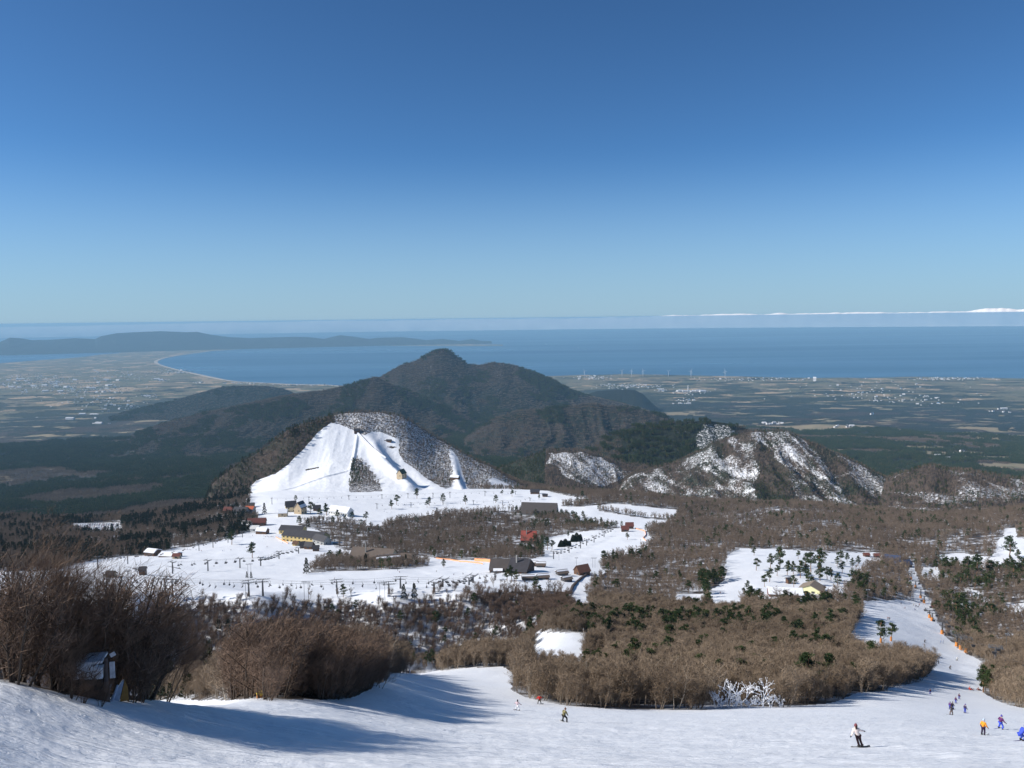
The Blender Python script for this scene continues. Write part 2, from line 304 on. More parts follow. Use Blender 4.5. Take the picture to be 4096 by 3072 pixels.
def ground_material():
    m, t, b = newmat('snowy_ground', .75, .25); g = G(t)
    snow = g.attr('snow'); field = g.attr('field'); green = g.attr('green'); far = g.attr('far')
    # forest floor: brown litter with patchy snow near, canopy colours far away
    nb = g.noise(.25, 6, .6); ns = g.noise(.07, 5, .6)
    floor = g.mix(g.ramp(nb, .3, .7), (.055,.042,.033), (.12,.095,.078))
    floor = g.mix(g.ramp(ns, .46, .60, 0, .75), floor, SNOW)
    tree = g.noise(.07, 4, .7); tree2 = g.noise(.012, 4, .6); 
    brown = g.mix(g.ramp(tree, .3, .7), (.022,.018,.015), (.095,.072,.058))
    grn = g.mix(g.ramp(tree, .35, .7), (.006,.012,.009), (.030,.046,.030))
    mid = g.noise(.0042, 6, .65); can = g.mix(g.math('MULTIPLY', g.ramp(g.math('ADD', g.math('MULTIPLY', tree2, .5), g.math('MULTIPLY', mid, .5)), .37, .46), green), brown, grn)
    field = g.math('MAXIMUM', field, g.math('MULTIPLY', g.math('MULTIPLY', g.ramp(g.noise(.0052, 7, .66, stretch=(.45,1,1), dist=.5), .585, .60), g.attr('deep')), 1.0))
    big = g.noise(.0016, 5, .6)
    col = g.mix(far, floor, can)
    fcol = g.mix(g.ramp(g.voro(.012, out='Color', stretch=(1,.45,1)), 0, 1), (.27,.20,.125), (.17,.17,.09))
    fcol = g.mix(g.ramp(g.noise(.03, 4, .6, stretch=(.3,1,1)), .35, .65, 0, .6), fcol, (.38,.29,.19))
    col = g.mix(field, col, fcol)
    sn = g.noise(.5, 5, .6); scol = g.mix(g.ramp(sn, .3, .7), (.79,.815,.86), (.86,.875,.90))
    sm = g.ramp(g.math('ADD', snow, g.math('MULTIPLY', g.math('SUBTRACT', g.noise(.12, 4, .7), .5), .5)), .42, .58)
    col = g.mix(sm, col, scol); g.l(col, b.inputs['Base Color'])
    trk = g.noise(.9, 6, .66, stretch=(.22, 1.6, 1), dist=.6); crud = g.noise(2.6, 6, .7); soft = g.noise(.10, 3, .5)
    long_ = g.noise(1.0, 6, .6, stretch=(.045, 1.3, 1), dist=.3); long2 = g.noise(.7, 5, .6, stretch=(.12, 1.1, 1), dist=1.2); h = g.math('ADD', g.math('ADD', g.math('MULTIPLY', trk, .8), g.math('MULTIPLY', crud, .35)), g.math('ADD', g.math('MULTIPLY', long_, 1.1), g.math('MULTIPLY', g.ramp(long2, .44, .50), .22)))
    n1 = g.bump(h, .26, .9)
    n2 = g.bump(tree, 22, 1.0)
    mixn = g.n('ShaderNodeMix'); mixn.data_type = 'VECTOR'; g.l(g.math('MULTIPLY', far, g.math('SUBTRACT', 1.0, field)), mixn.inputs[0]); g.l(n1, mixn.inputs[4]); g.l(n2, mixn.inputs[5]); g.l(mixn.outputs[1], b.inputs['Normal'])
    return m
def hill_material(name, snowcol=True, green=.6, treescale=.06, speck=.5, bumpd=10, dark=1.0):
    m, t, b = newmat(name, .85, .15); g = G(t)
    snow = g.attr('snow'); gr = g.attr('green')
    tr = g.noise(treescale, 4, .72); patch = g.noise(treescale/6, 5, .6)
    brown = g.mix(g.ramp(tr, .3, .7), tuple(dark*v for v in (.030,.023,.019)), tuple(dark*v for v in (.115,.086,.068)))
    grn = g.mix(g.ramp(tr, .35, .7), tuple(dark*v for v in (.012,.019,.012)), tuple(dark*v for v in (.050,.056,.036)))
    col = g.mix(g.ramp(g.math('ADD', patch, g.math('SUBTRACT', gr, .5)), .38, .62), brown, grn)
    scol = g.mix(g.ramp(g.noise(.03, 5, .6), .3, .7), (.79,.815,.86), (.86,.875,.90))
    sm = g.ramp(g.math('ADD', snow, g.math('MULTIPLY', g.math('SUBTRACT', g.noise(treescale*2.2, 5, .75), .5), 1.35)), .40, .66)
    col = g.mix(sm, col, scol); g.l(col, b.inputs['Base Color'])
    nb = g.bump(tr, bumpd, .9); ns = g.bump(g.noise(.05, 6, .6), 3.0, .7)
    mixn = g.n('ShaderNodeMix'); mixn.data_type = 'VECTOR'; g.l(sm, mixn.inputs[0]); g.l(nb, mixn.inputs[4]); g.l(ns, mixn.inputs[5]); g.l(mixn.outputs[1], b.inputs['Normal'])
    return m
def plain_material():
    m, t, b = newmat('coastal_plain', .9, .1); g = G(t)
    n1 = g.noise(.0011, 6, .62, dist=.4); n2 = g.noise(.0035, 5, .6)
    woods = g.ramp(g.math('ADD', g.math('MULTIPLY', n1, .6), g.math('MULTIPLY', n2, .4)), .475, .50)
    f = g.voro(.0045, out='Color', stretch=(1,.7,1)); sep = g.n('ShaderNodeSeparateColor'); g.l(f, sep.inputs[0])
    ln = g.n('ShaderNodeVectorMath'); ln.operation = 'LENGTH'; g.l(g.pos, ln.inputs[0])
    fc = g.mix(g.ramp(sep.outputs[0], 0, 1), (.13,.13,.075), (.22,.175,.115))
    fc = g.mix(g.ramp(sep.outputs[1], .80, .84), fc, (.42,.31,.20))
    fc = g.mix(g.ramp(g.voro(.03, out='Distance'), .0, .6), (.09,.085,.07), fc)
    wc = g.mix(g.ramp(g.noise(.02, 4, .7), .3, .7), (.012,.018,.014), (.050,.055,.036))
    woods = g.ramp(g.math('ADD', g.math('MULTIPLY', g.noise(.0030, 7, .66, stretch=(.5,1,1), dist=.4), 1.0), g.ramp(ln.outputs['Value'], 9500, 15500, .045, -.11)), .475, .495)
    col = g.mix(woods, fc, wc)
    tn = g.ramp(g.noise(.0007, 4, .5), .52, .6)
    sp = g.ramp(g.voro(.022, out='Distance'), .18, .10); sc = g.voro(.022, out='Color'); s2 = g.n('ShaderNodeSeparateColor'); g.l(sc, s2.inputs[0])
    col = g.mix(g.math('MULTIPLY', g.math('MULTIPLY', sp, g.ramp(s2.outputs[0], .45, .5)), g.math('ADD', g.math('MULTIPLY', tn, .8), .12)), col, (.45,.43,.42))
    g.l(col, b.inputs['Base Color']); g.l(g.bump(n2, 20, .4), b.inputs['Normal'])
    return m
def water_material():
    m, t, b = newmat('sea_water', .32, .5); g = G(t)
    n = g.noise(.00016, 6, .62, stretch=(.25, 1.4, 1), dist=.8); col = g.mix(g.ramp(n, .32, .68), (.008,.068,.150), (.035,.125,.215)); g.l(col, b.inputs['Base Color'])
    r = g.ramp(g.noise(.00016, 4, .6, stretch=(.25, 2, 1)), .35, .65, .26, .45); g.l(r, b.inputs['Roughness'])
    g.l(g.bump(g.noise(.02, 4, .6), 1.2, .8), b.inputs['Normal'])
    return m

# ------------------------------------------------------------------ which ground carries snow, woods, fields
PLATEAU = [(-60,612),(-60,574),(-10,572),(60,570),(84,562),(120,556),(141,556),(175,548),(192,546.5),(218,541),(238,535),(250,531),(258,520),(252,508),(246,486),(520,486.5),(545,490),(560,494),(575,497),(592,498.6),(576,502.5),(563,504),(560,506),(575,507),(616,503.5),(676,509.5),(679,513),(672,520),(655,525),(646,531),(650,537),(656,540),(645,547),(634,553),(608,559),(600,566),(606,572),(593,583),(585,592),(588,603),(594,613),(576,615),(568,603),(566,592),(540,590),(500,593),(470,598),(400,606),(200,607),(100,610)]
F1 = [(296,524),(317,520),(345,522),(378,527),(396,520),(436,514),(481,512),(516,510),(562,514),(580,520),(600,524),(622,528),(596,530),(581,531.5),(551,537),(543,542),(545,556),(530,559),(491,560),(444,559.5),(425,556),(352,551),(335,548),(330,538),(318,530)]
F2 = [(308,573),(322,562),(345,556),(352,558),(410,560),(428,562),(428,566),(400,569),(350,571),(330,571)]
F3 = [(596,507),(604,509),(616,512),(640,516.5),(674,518),(660,520),(630,516),(600,511)]
PARK = [(722,557),(741,548.5),(783,549),(829,553),(875,552),(884,556),(880,562),(862,570),(850,582),(845,592),(832,597),(800,602),(770,600),(744,594),(742,612),(716,614),(708,605),(710,592),(725,580),(723,568),(727,563)]
URP = [(937,555),(960,552.5),(990,558),(996,552),(993,543),(1004,536),(1002,526),(1015,526),(1017,538),(1060,542),(1060,575),(1010,566),(985,568),(960,566),(940,563)]
GAPS = [[(920,567),(938,567),(940,580),(922,580)], [(908,563),(914,563),(918,580),(932,605),(916,605),(910,585)], [(1006,603),(1060,603),(1060,616),(1012,614)], [(963,605),(973,604),(972,613),(965,613)], [(950,585),(975,590),(992,600),(985,603),(965,594)], [(675,594),(705,594),(705,610),(675,610)]]
FRAG = [(533,632),(560,632.5),(590,632.5),(592,638),(585,650),(578,668),(556,671),(536,670),(530,650)]
RUN = [(-80,684),(0,682),(30,687),(60,694),(100,699),(132,701),(200,700),(257,700),(320,701),(350,699),(375,686),(393,674),(420,671),(463,669),(505,667.5),(513,672),(512,690),(525,697),(545,702),(570,706),(620,709),(700,710),(760,707),(800,707),(830,702),(860,694),(890,689),(915,683),(930,674),(926,668),(900,664),(870,662),(855,658),(846,650),(850,632),(860,618),(864,601),(905,600),(932,604),(938,622),(945,636),(960,650),(975,658),(990,666),(1007,668),(1000,675),(985,683),(984,692),(995,700),(1012,706),(1040,711),(1100,716),(1300,730),(1300,1500),(-300,1500),(-300,700)]
CARPARK = [(66,523.5),(122,522.5),(122,530),(115,533),(80,531.5)]
RSLOPE = [(60,606),(200,606),(400,604),(470,597),(560,590),(570,600),(575,615),(560,632),(530,640),(500,650),(300,672),(100,672)]
def snow_at(x, y, z, d):
    px, py = project(x, y, z); px = px.reshape(np.shape(x)); py = py.reshape(np.shape(x))
    jx = 1.6*fbm(np.asarray(x)/14, np.asarray(y)/14, 3, 77)*np.clip(900/np.maximum(d, 60), .4, 3); jy = jx*.35
    qx = px+jx; qy = py+jy
    s = np.zeros(np.shape(x))
    A = lambda poly, lo, hi: inside(qx, qy, poly) & (d > lo) & (d < hi)
    s[A(PLATEAU, 480, 1760)] = 1
    for f in (F1, F2, F3): s[A(f, 480, 1760)] = 0
    for f in [PARK, URP]+GAPS: s[A(f, 480, 1300)] = 1
    s[A(FRAG, 300, 470)] = 1; s[A(RUN, 0, 900)] = 1; s[A(CARPARK, 900, 2500)] = 1
    s[(d < 34)] = 1
    rs = A(RSLOPE, 430, 560); s[rs] = np.maximum(s[rs], .52)
    return s, px, py
FIELDS = [[(674,394),(700,392),(722,398),(724,412),(760,413),(862,416),(866,424),(850,430),(800,431),(745,421),(700,418),(674,415)],[(902,446),(943,446.5),(943,449),(902,449)],[(917,451.5),(985,452),(985,454.8),(917,454.2)],[(960,456),(1008,456.5),(1008,459.2),(960,458.5)],[(975,463),(1040,464),(1040,470),(990,467.5)],[(178,417.5),(205,416.2),(226,417.5),(226,420),(240,417),(222,421),(196,420.3)],[(68,431),(88,429.8),(90,432),(66,433)],
 [(531,434.5),(560,432.5),(609,434),(609,438),(600,445),(590,449),(575,449),(558,444.5),(548,440)]]
# ------------------------------------------------------------------ ground sheet
GM = ground_material()
Ug = np.concatenate([np.arange(-420, -20, 12), np.arange(-20, 1044, 1.45), np.arange(1044, 1450, 12)])
Ld = np.concatenate([np.arange(math.log(1.5), math.log(20), .05), np.arange(math.log(20), math.log(430), .0125), np.arange(math.log(430), math.log(1760), .0068), np.arange(math.log(1760), math.log(11200), .0125)])
UU, DD = np.meshgrid(Ug, np.exp(Ld)); Zg = base_z(UU, DD); Xg, Yg = UD(UU, DD)
sn, PX, PY = snow_at(Xg, Yg, Zg, DD)
far = sstep(1750, 2500, DD)
fld = np.zeros(DD.shape)
for f in FIELDS: fld[inside(PX, PY, f) & (DD > 2800) & (DD < 7000)] = 1
big = fbm(Xg/900, Yg/900, 4, 55)
b2 = fbm(Xg/420, Yg/260, 5, 58); fm = (DD > 3600) & (b2+.55*big > np.interp(DD, [3600,4800,6500,9000], [.9,.8,.55,.4])+.16*(PX < 560)); fld[fm] = 1
green = np.clip(.92 - .9*(fbm(Xg/500, Yg/420, 4, 66) > .22) , 0, 1)*sstep(2500, 2900, DD+120*fbm(Xg/200, Yg/200, 3, 5))
green[(PX > 430) & (DD < 2900)] *= .4
edge = (inside(PX, PY, [(528,433),(553,433),(563,447),(575,452),(560,447),(545,441),(536,436)]) | inside(PX, PY, [(575,431.5),(609,431),(609,434),(590,433)])) & (DD > 3000); snf = sn.copy(); snf[edge] = .75
me = grid_mesh('ground', Xg, Yg, Zg, dict(snow=snf, field=fld, green=green, far=far, deep=sstep(3300, 5000, DD)), GM)
ground = ob('ground', me); tag(ground, kind='structure')
TM = {}
def hill_patch(h, label, matname, snowf, greenf, **kw):
    U = np.arange(h.U[0], h.U[-1], h.du); D0 = np.interp(U, h.U, h.dc); wf = np.interp(U, h.U, h.wf); wb = np.interp(U, h.U, h.wb)
    k = np.concatenate([np.linspace(0.001, 1, h.ns), 1+np.linspace(0, 1, h.ns//3)[1:]*.999])[:, None]
    D = D0 - wf + np.where(k < 1, k*wf, wf+(k-1)*wb); Um = np.broadcast_to(U, D.shape)
    Z = h.ev(Um, D); Z = np.where(Z < -9000, np.interp(Um, h.gU, h.zf), Z)
    X, Y = UD(Um, D); px, py = project(X, Y, Z); px = px.reshape(X.shape); py = py.reshape(X.shape)
    kk = np.broadcast_to(k, X.shape)
    s = snowf(px, py, X, Y, kk); g_ = greenf(px, py, X, Y, kk)
    if matname not in TM: TM[matname] = hill_material(matname, **kw)
    me = grid_mesh(h.name, X, Y, Z, dict(snow=s, green=g_), TM[matname])
    o = ob(h.name, me); tag(o, label, kind='structure'); h.obj = o
    return o
# ski hill masks, in picture coordinates of its front face
A_SNOW = [(254,497),(250,487),(256,481),(275,474),(288,465),(300,453),(312,440),(318,432),(325,427),(331,423),(338,424),(345,427),(352,430),(357,433),(364,436),(372,432),(380,432),(390,436),(399,440),(399,447),(398,453),(404,462),(416,470),(424,477),(436,484),(446,489),(452,487),(453,470),(448,449),(452,450),(458,458),(463,475),(467,487),(470,490),(480,491),(492,489),(488,479),(495,478),(505,483),(520,489),(560,492),(560,506),(250,510)]
A_WOOD = [(352,459),(357,458),(363,460),(368,468),(375,478),(381,487),(383,496),(377,498),(366,498),(353,494),(348,491),(350,478),(351,468)]
A_RIGHT = [(338,420),(345,415),(360,413.5),(380,413.5),(395,416),(407,421),(421,430),(435,440),(449,449),(463,458),(477,466),(491,472),(507,481),(523,489),(540,493),(490,495),(470,492),(464,474),(458,457),(451,450),(452,470),(450,487),(440,486),(424,475),(412,466),(402,454),(400,440),(385,431),(370,430),(355,429)]
def a_snow(px, py, X, Y, k):
    j = 1.2*fbm(X/18, Y/18, 3, 4); s = np.where(px > 334, .46, .14)+0*px; fr = k < 1; s = np.where(fr, s, .14)
    s[inside(px+j, py, A_RIGHT) & fr] = .50; s[inside(px+j*.6, py+j*.3, A_SNOW) & fr] = 1.6; s[inside(px+3*fbm(X/22, Y/22, 3, 44), py+2*fbm(X/20, Y/20, 3, 45), A_WOOD) & fr] = .46
    for e in ([(387,446.8),(392,446.2),(397,447.2),(392,448.4)],[(427,479.3),(431,478.8),(437,480),(432,480.9)],[(433,483),(439,483.2),(438,484.2)],[(439,486),(448,486.4),(441,487.1)],[(305,469.4),(319,466.8),(319,468),(306,470.6)],[(384,440.2),(390,439.8),(391,440.8),(385,441.2)]): s[inside(px, py, e) & fr] = -1
    return s
def a_green(px, py, X, Y, k): return np.where(px < 330, .42+.3*(k < .25), .3)
hill_patch(HA, None, 'ski_hill_surface', a_snow, a_green, treescale=.11, bumpd=4)
H_SNOW = [[(746,432),(770,431),(790,434),(800,441),(780,442),(760,470),(768,505),(735,508),(720,497),(690,480),(672,472),(700,468),(716,462),(728,450),(740,440)], [(775,440),(795,441),(812,452),(822,470),(840,492),(852,508),(842,510),(820,495),(800,475),(788,455)], [(640,475),(700,480),(720,495),(735,505),(690,500),(650,490),(632,482)]]
def h_snow(px, py, X, Y, k):
    st = .20*ridged((X+.35*Y)/22, Y/170, 3, 47)
    j = 11*fbm(X/55, Y/70, 4, 14); s = .14+.34*sstep(-.1, .5, ridged(X/60, Y/180, 3, 19)); s = s*(k < 1)
    for p in H_SNOW: s[inside(px+j, py+j*.5, p) & (k < 1)] = (.36+.22*fbm(X/30, Y/60, 3, 33)+st)[inside(px+j, py+j*.5, p) & (k < 1)]
    s[inside(px+j*.6, py, [(757,447),(764,441),(775,455),(792,480),(800,500),(770,503),(758,500)]) & (k < 1)] = .12
    return s
def h_green(px, py, X, Y, k): return np.where(inside(px+6*fbm(X/55, Y/70, 4, 14), py, [(757,440),(766,436),(775,450),(790,470),(806,500),(770,505),(757,500)]), .46, .30+.2*(ridged(X/70, Y/200, 3, 29) > .1))
hill_patch(HH, None, 'hill_surface', h_snow, h_green, treescale=.09, bumpd=6)
hill_patch(HI, None, 'hill_surface', lambda px, py, X, Y, k: (k < 1)*(.08+.38*sstep(-.15, .35, ridged(X/80+Y/300, Y/200, 4, 15))*sstep(.12, .4, k)*sstep(872, 900, px)), lambda px, py, X, Y, k: .25+.25*(fbm(X/60, Y/60, 3, 25) > .1))
hill_patch(HJ, None, 'hill_surface', lambda px, py, X, Y, k: np.where(inside(px+12*fbm(X/50,Y/60,4,8), py+4*fbm(X/40,Y/40,3,18), [(548,452),(577,451),(594,455),(612,461),(632,472),(618,484),(600,489),(585,489),(560,470)]) & (k < .99), .44+.2*fbm(X/30,Y/60,2,9)+.18*ridged((X+.7*Y)/20,Y/200,3,48), .1), lambda px, py, X, Y, k: np.where(px < 545, .8, .35))
hill_patch(HG, None, 'far_hill_surface', lambda px, py, X, Y, k: np.where(inside(px, py, [(704,424),(728,425),(736,432),(720,444),(700,452),(694,440)]), .42, 0.) + .33*inside(px, py, [(668,425),(686,424),(690,430),(680,438)]), lambda px, py, X, Y, k: np.where(px > 735, .3, .78-.25*(px < 622)), treescale=.07, bumpd=12, dark=.6)
hill_patch(HF, None, 'far_hill_surface', lambda px, py, X, Y, k: 0*px, lambda px, py, X, Y, k: .5+.12*fbm(X/150, Y/150, 3, 6)+.0*px)
b_snow = lambda px, py, X, Y, k: .0+.30*((fbm(X/110, Y/420, 4, 71) > .28) & (k > .35) & (k < 1) & (ridged(X/300, Y/1400, 2, 72) > .3))
for h in (HB, HB2): hill_patch(h, None, 'mountain_surface', b_snow, lambda px, py, X, Y, k: .62-.25*sstep(.5, .95, k)+.1*fbm(X/200, Y/300, 3, 6), treescale=.045, bumpd=34, dark=.46)
for h in (HE, HE2): hill_patch(h, None, 'mountain_surface', lambda px, py, X, Y, k: 0*px, lambda px, py, X, Y, k: .8+0*px)
# ------------------------------------------------------------------ coastal plain, sea, far peninsula, cloud bank
def onz(px, row, z):
    U, t = ray(px, row); d = (EYE-z)/t; x, y = UD(U, d); return Vector((float(x), float(y), z))
coast = [(1130,381),(1024,378.6),(975,377.5),(945,377.2),(911,376.7),(890,377.4),(864,378),(840,377.6),(816,378),(777,377.5),(750,376.6),(721.5,376),(700,375.6),(675,375),(650,374.6),(626,374),(600,374.8),(578,375),(560,375.8),(546.6,376),(530,379),(470,382),(400,386),(350,386.5),(324,384.6),(305,384.4),(285,383.9),(261,382.7),(237,381.5),(224,379.6),(214,377.5),(196,373.6),(186,371.6),(177,369.6),(166,366.5),(160,364.6),(157,362.8),(157,361),(160,359.6),(166,357.8),(177,355.6),(190,353.8),(210.5,351),(228,349.8),(253,348.3),(277,347),(316,346),(340,345.6),(380,345.6),(430,345.8),(470,346),(503,345.6),(503,344.6),(400,343.4),(250,344),(60,346),(-260,350.3),(-260,353.8),(0,350.6),(47.5,350),(79,349),(110,347.6),(127,347.8),(131,349.2),(127,350.8),(119,353.2),(101,354.6),(82,357),(63,358.6),(28.5,361),(0,363.3),(-260,369.3),(-260,397.3)]
pts = [onz(p, r, 5.0) for p, r in coast]
nearp = [onz(-260, 427, 5), onz(512, 420, 5), onz(1130, 415, 5)]
def flat_poly(name, pts, mat, thick=8):
    tri = tessellate_polygon([pts]); me = bpy.data.meshes.new(name); n = len(pts)
    vs = [tuple(p) for p in pts]+[(p.x, p.y, p.z-thick) for p in pts]
    f = []
    for a in tri:
        a = tuple(a); v = [pts[i] for i in a]
        if (v[1]-v[0]).cross(v[2]-v[0]).z < 0: a = a[::-1]
        f.append(a)
    f += [(i, (i+1) % n, n+(i+1) % n, n+i) for i in range(n)]
    me.from_pydata(vs, [], f); me.materials.append(mat); me.update(); return me
PM = plain_material()
o = ob('coastal_plain', flat_poly('coastal_plain', pts+nearp, PM)); tag(o, kind='structure')
beach = [(350,386.5),(324,384.6),(305,384.4),(285,383.9),(261,382.7),(237,381.5),(224,379.6),(214,377.5),(196,373.6),(186,371.6),(177,369.6),(166,366.5),(160,364.6),(157,362.8),(157,361),(160,359.6),(166,357.8),(177,355.6),(190,353.8),(210.5,351),(228,349.8),(253,348.3)]
a = [onz(p, r, 6) for p, r in beach]; bb = []
for i, p in enumerate(a):
    tt = (a[min(i+1, len(a)-1)]-a[max(i-1, 0)]).normalized(); nn = Vector((-tt.y, tt.x, 0)); bb.append((p-nn*18, p+nn*(55+20*math.sin(i))))
o = ob('beach', flat_poly('beach', [q for q, _ in bb]+[q for _, q in bb][::-1], plain('beach_sand', (.42,.37,.31), var=.15, sc=.01), 6)); tag(o, kind='structure')
WM = water_material()
nS = 64; ang = np.linspace(-math.pi*.42, math.pi*.42, nS)
rr = np.geomspace(8500, 69500, 60)[:, None]; Xs = rr*np.sin(ang); Ys = rr*np.cos(ang)
o = ob('sea', grid_mesh('sea', Xs, Ys, Xs*0, None, WM)); tag(o, kind='structure')
# peninsula hills
HL = Hill.__new__(Hill)
pc = [(-260,349),(-160,341),(-100,343.5),(-60,341),(-20,343),(0,342),(9.5,337.5),(20.5,338),(32,340),(52,339.5),(76,338),(95,339),(101,336),(117,333),(136,332),(160,331),(187,332),(197,331.6),(210.5,334.5),(229,337),(250,338),(293,336.7),(308.6,337),(324,338.8),(333,336.6),(340,335),(357,337),(369,338.8),(377,337.7),(402.5,337),(426,340),(442,338.8),(459.5,340.8),(472,339),(486,341.5),(499,344)]
U_ = np.array([ray(*p)[0] for p in pc]); t_ = np.array([ray(*p)[1] for p in pc])
Uf = np.arange(U_[0], U_[-1], .8); tf = np.interp(Uf, U_, t_); dcr = 34000.0
dft = np.interp(Uf, [-280, 130, 250, 330, 510], [31400, 30800, 31200, 31700, 32600])
k = np.linspace(0, 1.6, 60)[:, None]; D = np.where(k < 1, dft+(dcr-dft)*k, dcr+(k-1)*5000); zc = EYE-dcr*tf
prof = np.where(k < 1, k**.9, 1-(k-1)/.6); Z = 2+(zc-2)*prof; Um = np.broadcast_to(Uf, D.shape); X, Y = UD(Um, D)
Z = Z + 45*ridged(X/1300, Y/2600, 4, 91)*np.sin(np.pi*np.clip(k, 0, 1))*np.clip(zc/200, .2, 1.5) - 3
zero = np.zeros(X.shape)
o = ob('hill', grid_mesh('peninsula', X, Y, Z, dict(snow=zero, green=zero+.6), TM['mountain_surface'])); tag(o, kind='structure')
# cloud bank far out over the sea, beyond the haze
def cloud_bank():
    m, t, b = newmat('cloud_bank', 1, 0); g = G(t); g.l(g.mix(g.ramp(g.noise(.0003, 5), .3, .7), (.70,.71,.74), (.84,.83,.82)), b.inputs['Base Color'])
    Uc = np.arange(-700, 1750, 1.5); n = len(Uc); a = np.arctan((Uc-512)/F_PX)
    Ld_ = 86000.0; lev = EYE + np.interp(Uc, [-700, 0, 300, 600, 640, 760, 1024, 1750], [-400, -330, -110, -60, 10, 130, 270, 380])
    lump = 230*fbm(Uc/38, Uc*0, 6, 3)+110*np.abs(fbm(Uc/11, Uc*0+4, 5, 9)); top = lev + lump*np.interp(Uc, [0, 500, 700, 1024], [.25, .5, 1, 1.25])
    ph = np.linspace(0, 1, 26)[:, None]
    depth = Ld_ + 9000*ph + 250*fbm(Uc[None]/30, ph*4, 3, 12); Zc = -300 + (top+300)*np.sin(ph*math.pi)**.55
    Zc = Zc + 40*fbm(Uc[None]/6, ph*9, 4, 21)*(ph > .1)*(ph < .9)*.5
    Xc = depth*np.sin(a); Yc = depth*np.cos(a)
    return grid_mesh('cloud_bank', Xc, Yc, Zc, None, m)
o = ob('clouds', cloud_bank()); tag(o, 'low white cloud bank lying along the sea horizon', kind='stuff')
# haze
def haze():
    m = bpy.data.materials.new('haze'); m.use_nodes = True; t = m.node_tree; t.nodes.clear()
    v = t.nodes.new('ShaderNodeVolumePrincipled'); out = t.nodes.new('ShaderNodeOutputMaterial'); t.links.new(v.outputs[0], out.inputs['Volume'])
    v.inputs['Color'].default_value = HAZE_COL; v.inputs['Density'].default_value = HAZE_D; v.inputs['Anisotropy'].default_value = 0
    mb = MB(); mb.box((0, 34000, 502.5), (150000, 74000, 1011)); o = ob('haze', mb.mesh('haze', m)); tag(o, kind='stuff')
HAZE_COL = (.42,.74,1.0,1); HAZE_D = 2.9e-5
haze()
# ------------------------------------------------------------------ figures
def skin_mesh(name, verts, edges, radii, levels=1):
    me = bpy.data.meshes.new('tmp'); me.from_pydata(verts, edges, []); o = bpy.data.objects.new('tmp', me); C.objects.link(o)
    m = o.modifiers.new('s', 'SKIN'); sk = me.skin_vertices[0].data
    for i, r in enumerate(radii): sk[i].radius = (r, r) if not hasattr(r, '__len__') else r
    sk[0].use_root = True; m.use_smooth_shade = True
    s = o.modifiers.new('ss', 'SUBSURF'); s.levels = levels; s.render_levels = levels
    dg = bpy.context.evaluated_depsgraph_get(); r = bpy.data.meshes.new_from_object(o.evaluated_get(dg)); r.name = name
    bpy.data.objects.remove(o); bpy.data.meshes.remove(me); r.materials.clear(); return r
SKINM = plain('skin', (.55,.36,.26), .6, var=.05)
_pm = {}
def cloth(c):
    k = tuple(c)
    if k not in _pm: _pm[k] = plain('cloth', c, .8, var=.12, sc=9)
    return _pm[k]
CAMO = plain('camouflage_cloth', (.20,.18,.09), .85, var=.75, sc=7)
POSES = {   # pelvis, chest, neck, head, L/R: elbow, hand, knee, ankle  (x right, y forward, z up), metres
 'stand': dict(p=(0,0,.93), c=(0,.02,1.30), n=(0,.03,1.46), h=(0,.05,1.60), e=[(-.30,.02,1.12),(.30,.02,1.12)], w=[(-.38,.16,.94),(.38,.16,.94)], k=[(-.13,.06,.50),(.13,.06,.50)], a=[(-.15,0,.10),(.15,0,.10)]),
 'wide': dict(p=(0,-.04,.86), c=(0,.04,1.22), n=(0,.06,1.38), h=(0,.09,1.52), e=[(-.36,.05,1.10),(.36,.05,1.10)], w=[(-.52,.18,.96),(.52,.18,.96)], k=[(-.22,.12,.47),(.22,.12,.47)], a=[(-.27,0,.10),(.27,0,.10)]),
 'crouch': dict(p=(0,-.20,.66), c=(0,.10,.98), n=(0,.20,1.12), h=(0,.28,1.24), e=[(-.32,.30,.86),(.32,.30,.86)], w=[(-.34,.52,.86),(.34,.52,.86)], k=[(-.16,.18,.45),(.16,.18,.45)], a=[(-.15,-.02,.10),(.15,-.02,.10)]),
 'armout': dict(p=(.05,0,.92), c=(-.10,.02,1.27), n=(-.12,.03,1.43), h=(-.11,.04,1.57), e=[(-.34,.02,1.06),(.22,.04,1.24)], w=[(-.42,.06,.86),(.52,.08,1.15)], k=[(.06,.06,.50),(.26,.06,.50)], a=[(.16,0,.10),(.40,0,.10)]),
 'camo': dict(p=(-.02,-.02,.80), c=(.02,.10,1.14), n=(.05,.14,1.30), h=(.08,.18,1.43), e=[(-.24,.12,.96),(.30,.16,.98)], w=[(-.14,.24,.82),(.30,.30,.80)], k=[(-.17,.10,.46),(.24,.22,.46)], a=[(-.20,0,.10),(.38,.02,.10)]),
 'tuck': dict(p=(-.20,0,.70), c=(.14,.02,.95), n=(.28,.03,1.05), h=(.38,.04,1.13), e=[(.22,-.22,.80),(.34,.24,.82)], w=[(.46,-.24,.82),(.58,.26,.86)], k=[(.05,-.12,.44),(-.10,.16,.42)], a=[(-.10,-.14,.10),(-.38,.16,.12)]),
 'sit': dict(p=(0,-.25,.16), c=(0,-.36,.52), n=(0,-.36,.68), h=(0,-.34,.82), e=[(-.32,-.40,.40),(.32,-.40,.40)], w=[(-.40,-.50,.12),(.40,-.50,.12)], k=[(-.16,.14,.38),(.16,.14,.38)], a=[(-.18,.50,.12),(.18,.50,.12)]),
}
def lp(a, b, f): return tuple(a[i]+(b[i]-a[i])*f for i in range(3))
FIG = {}
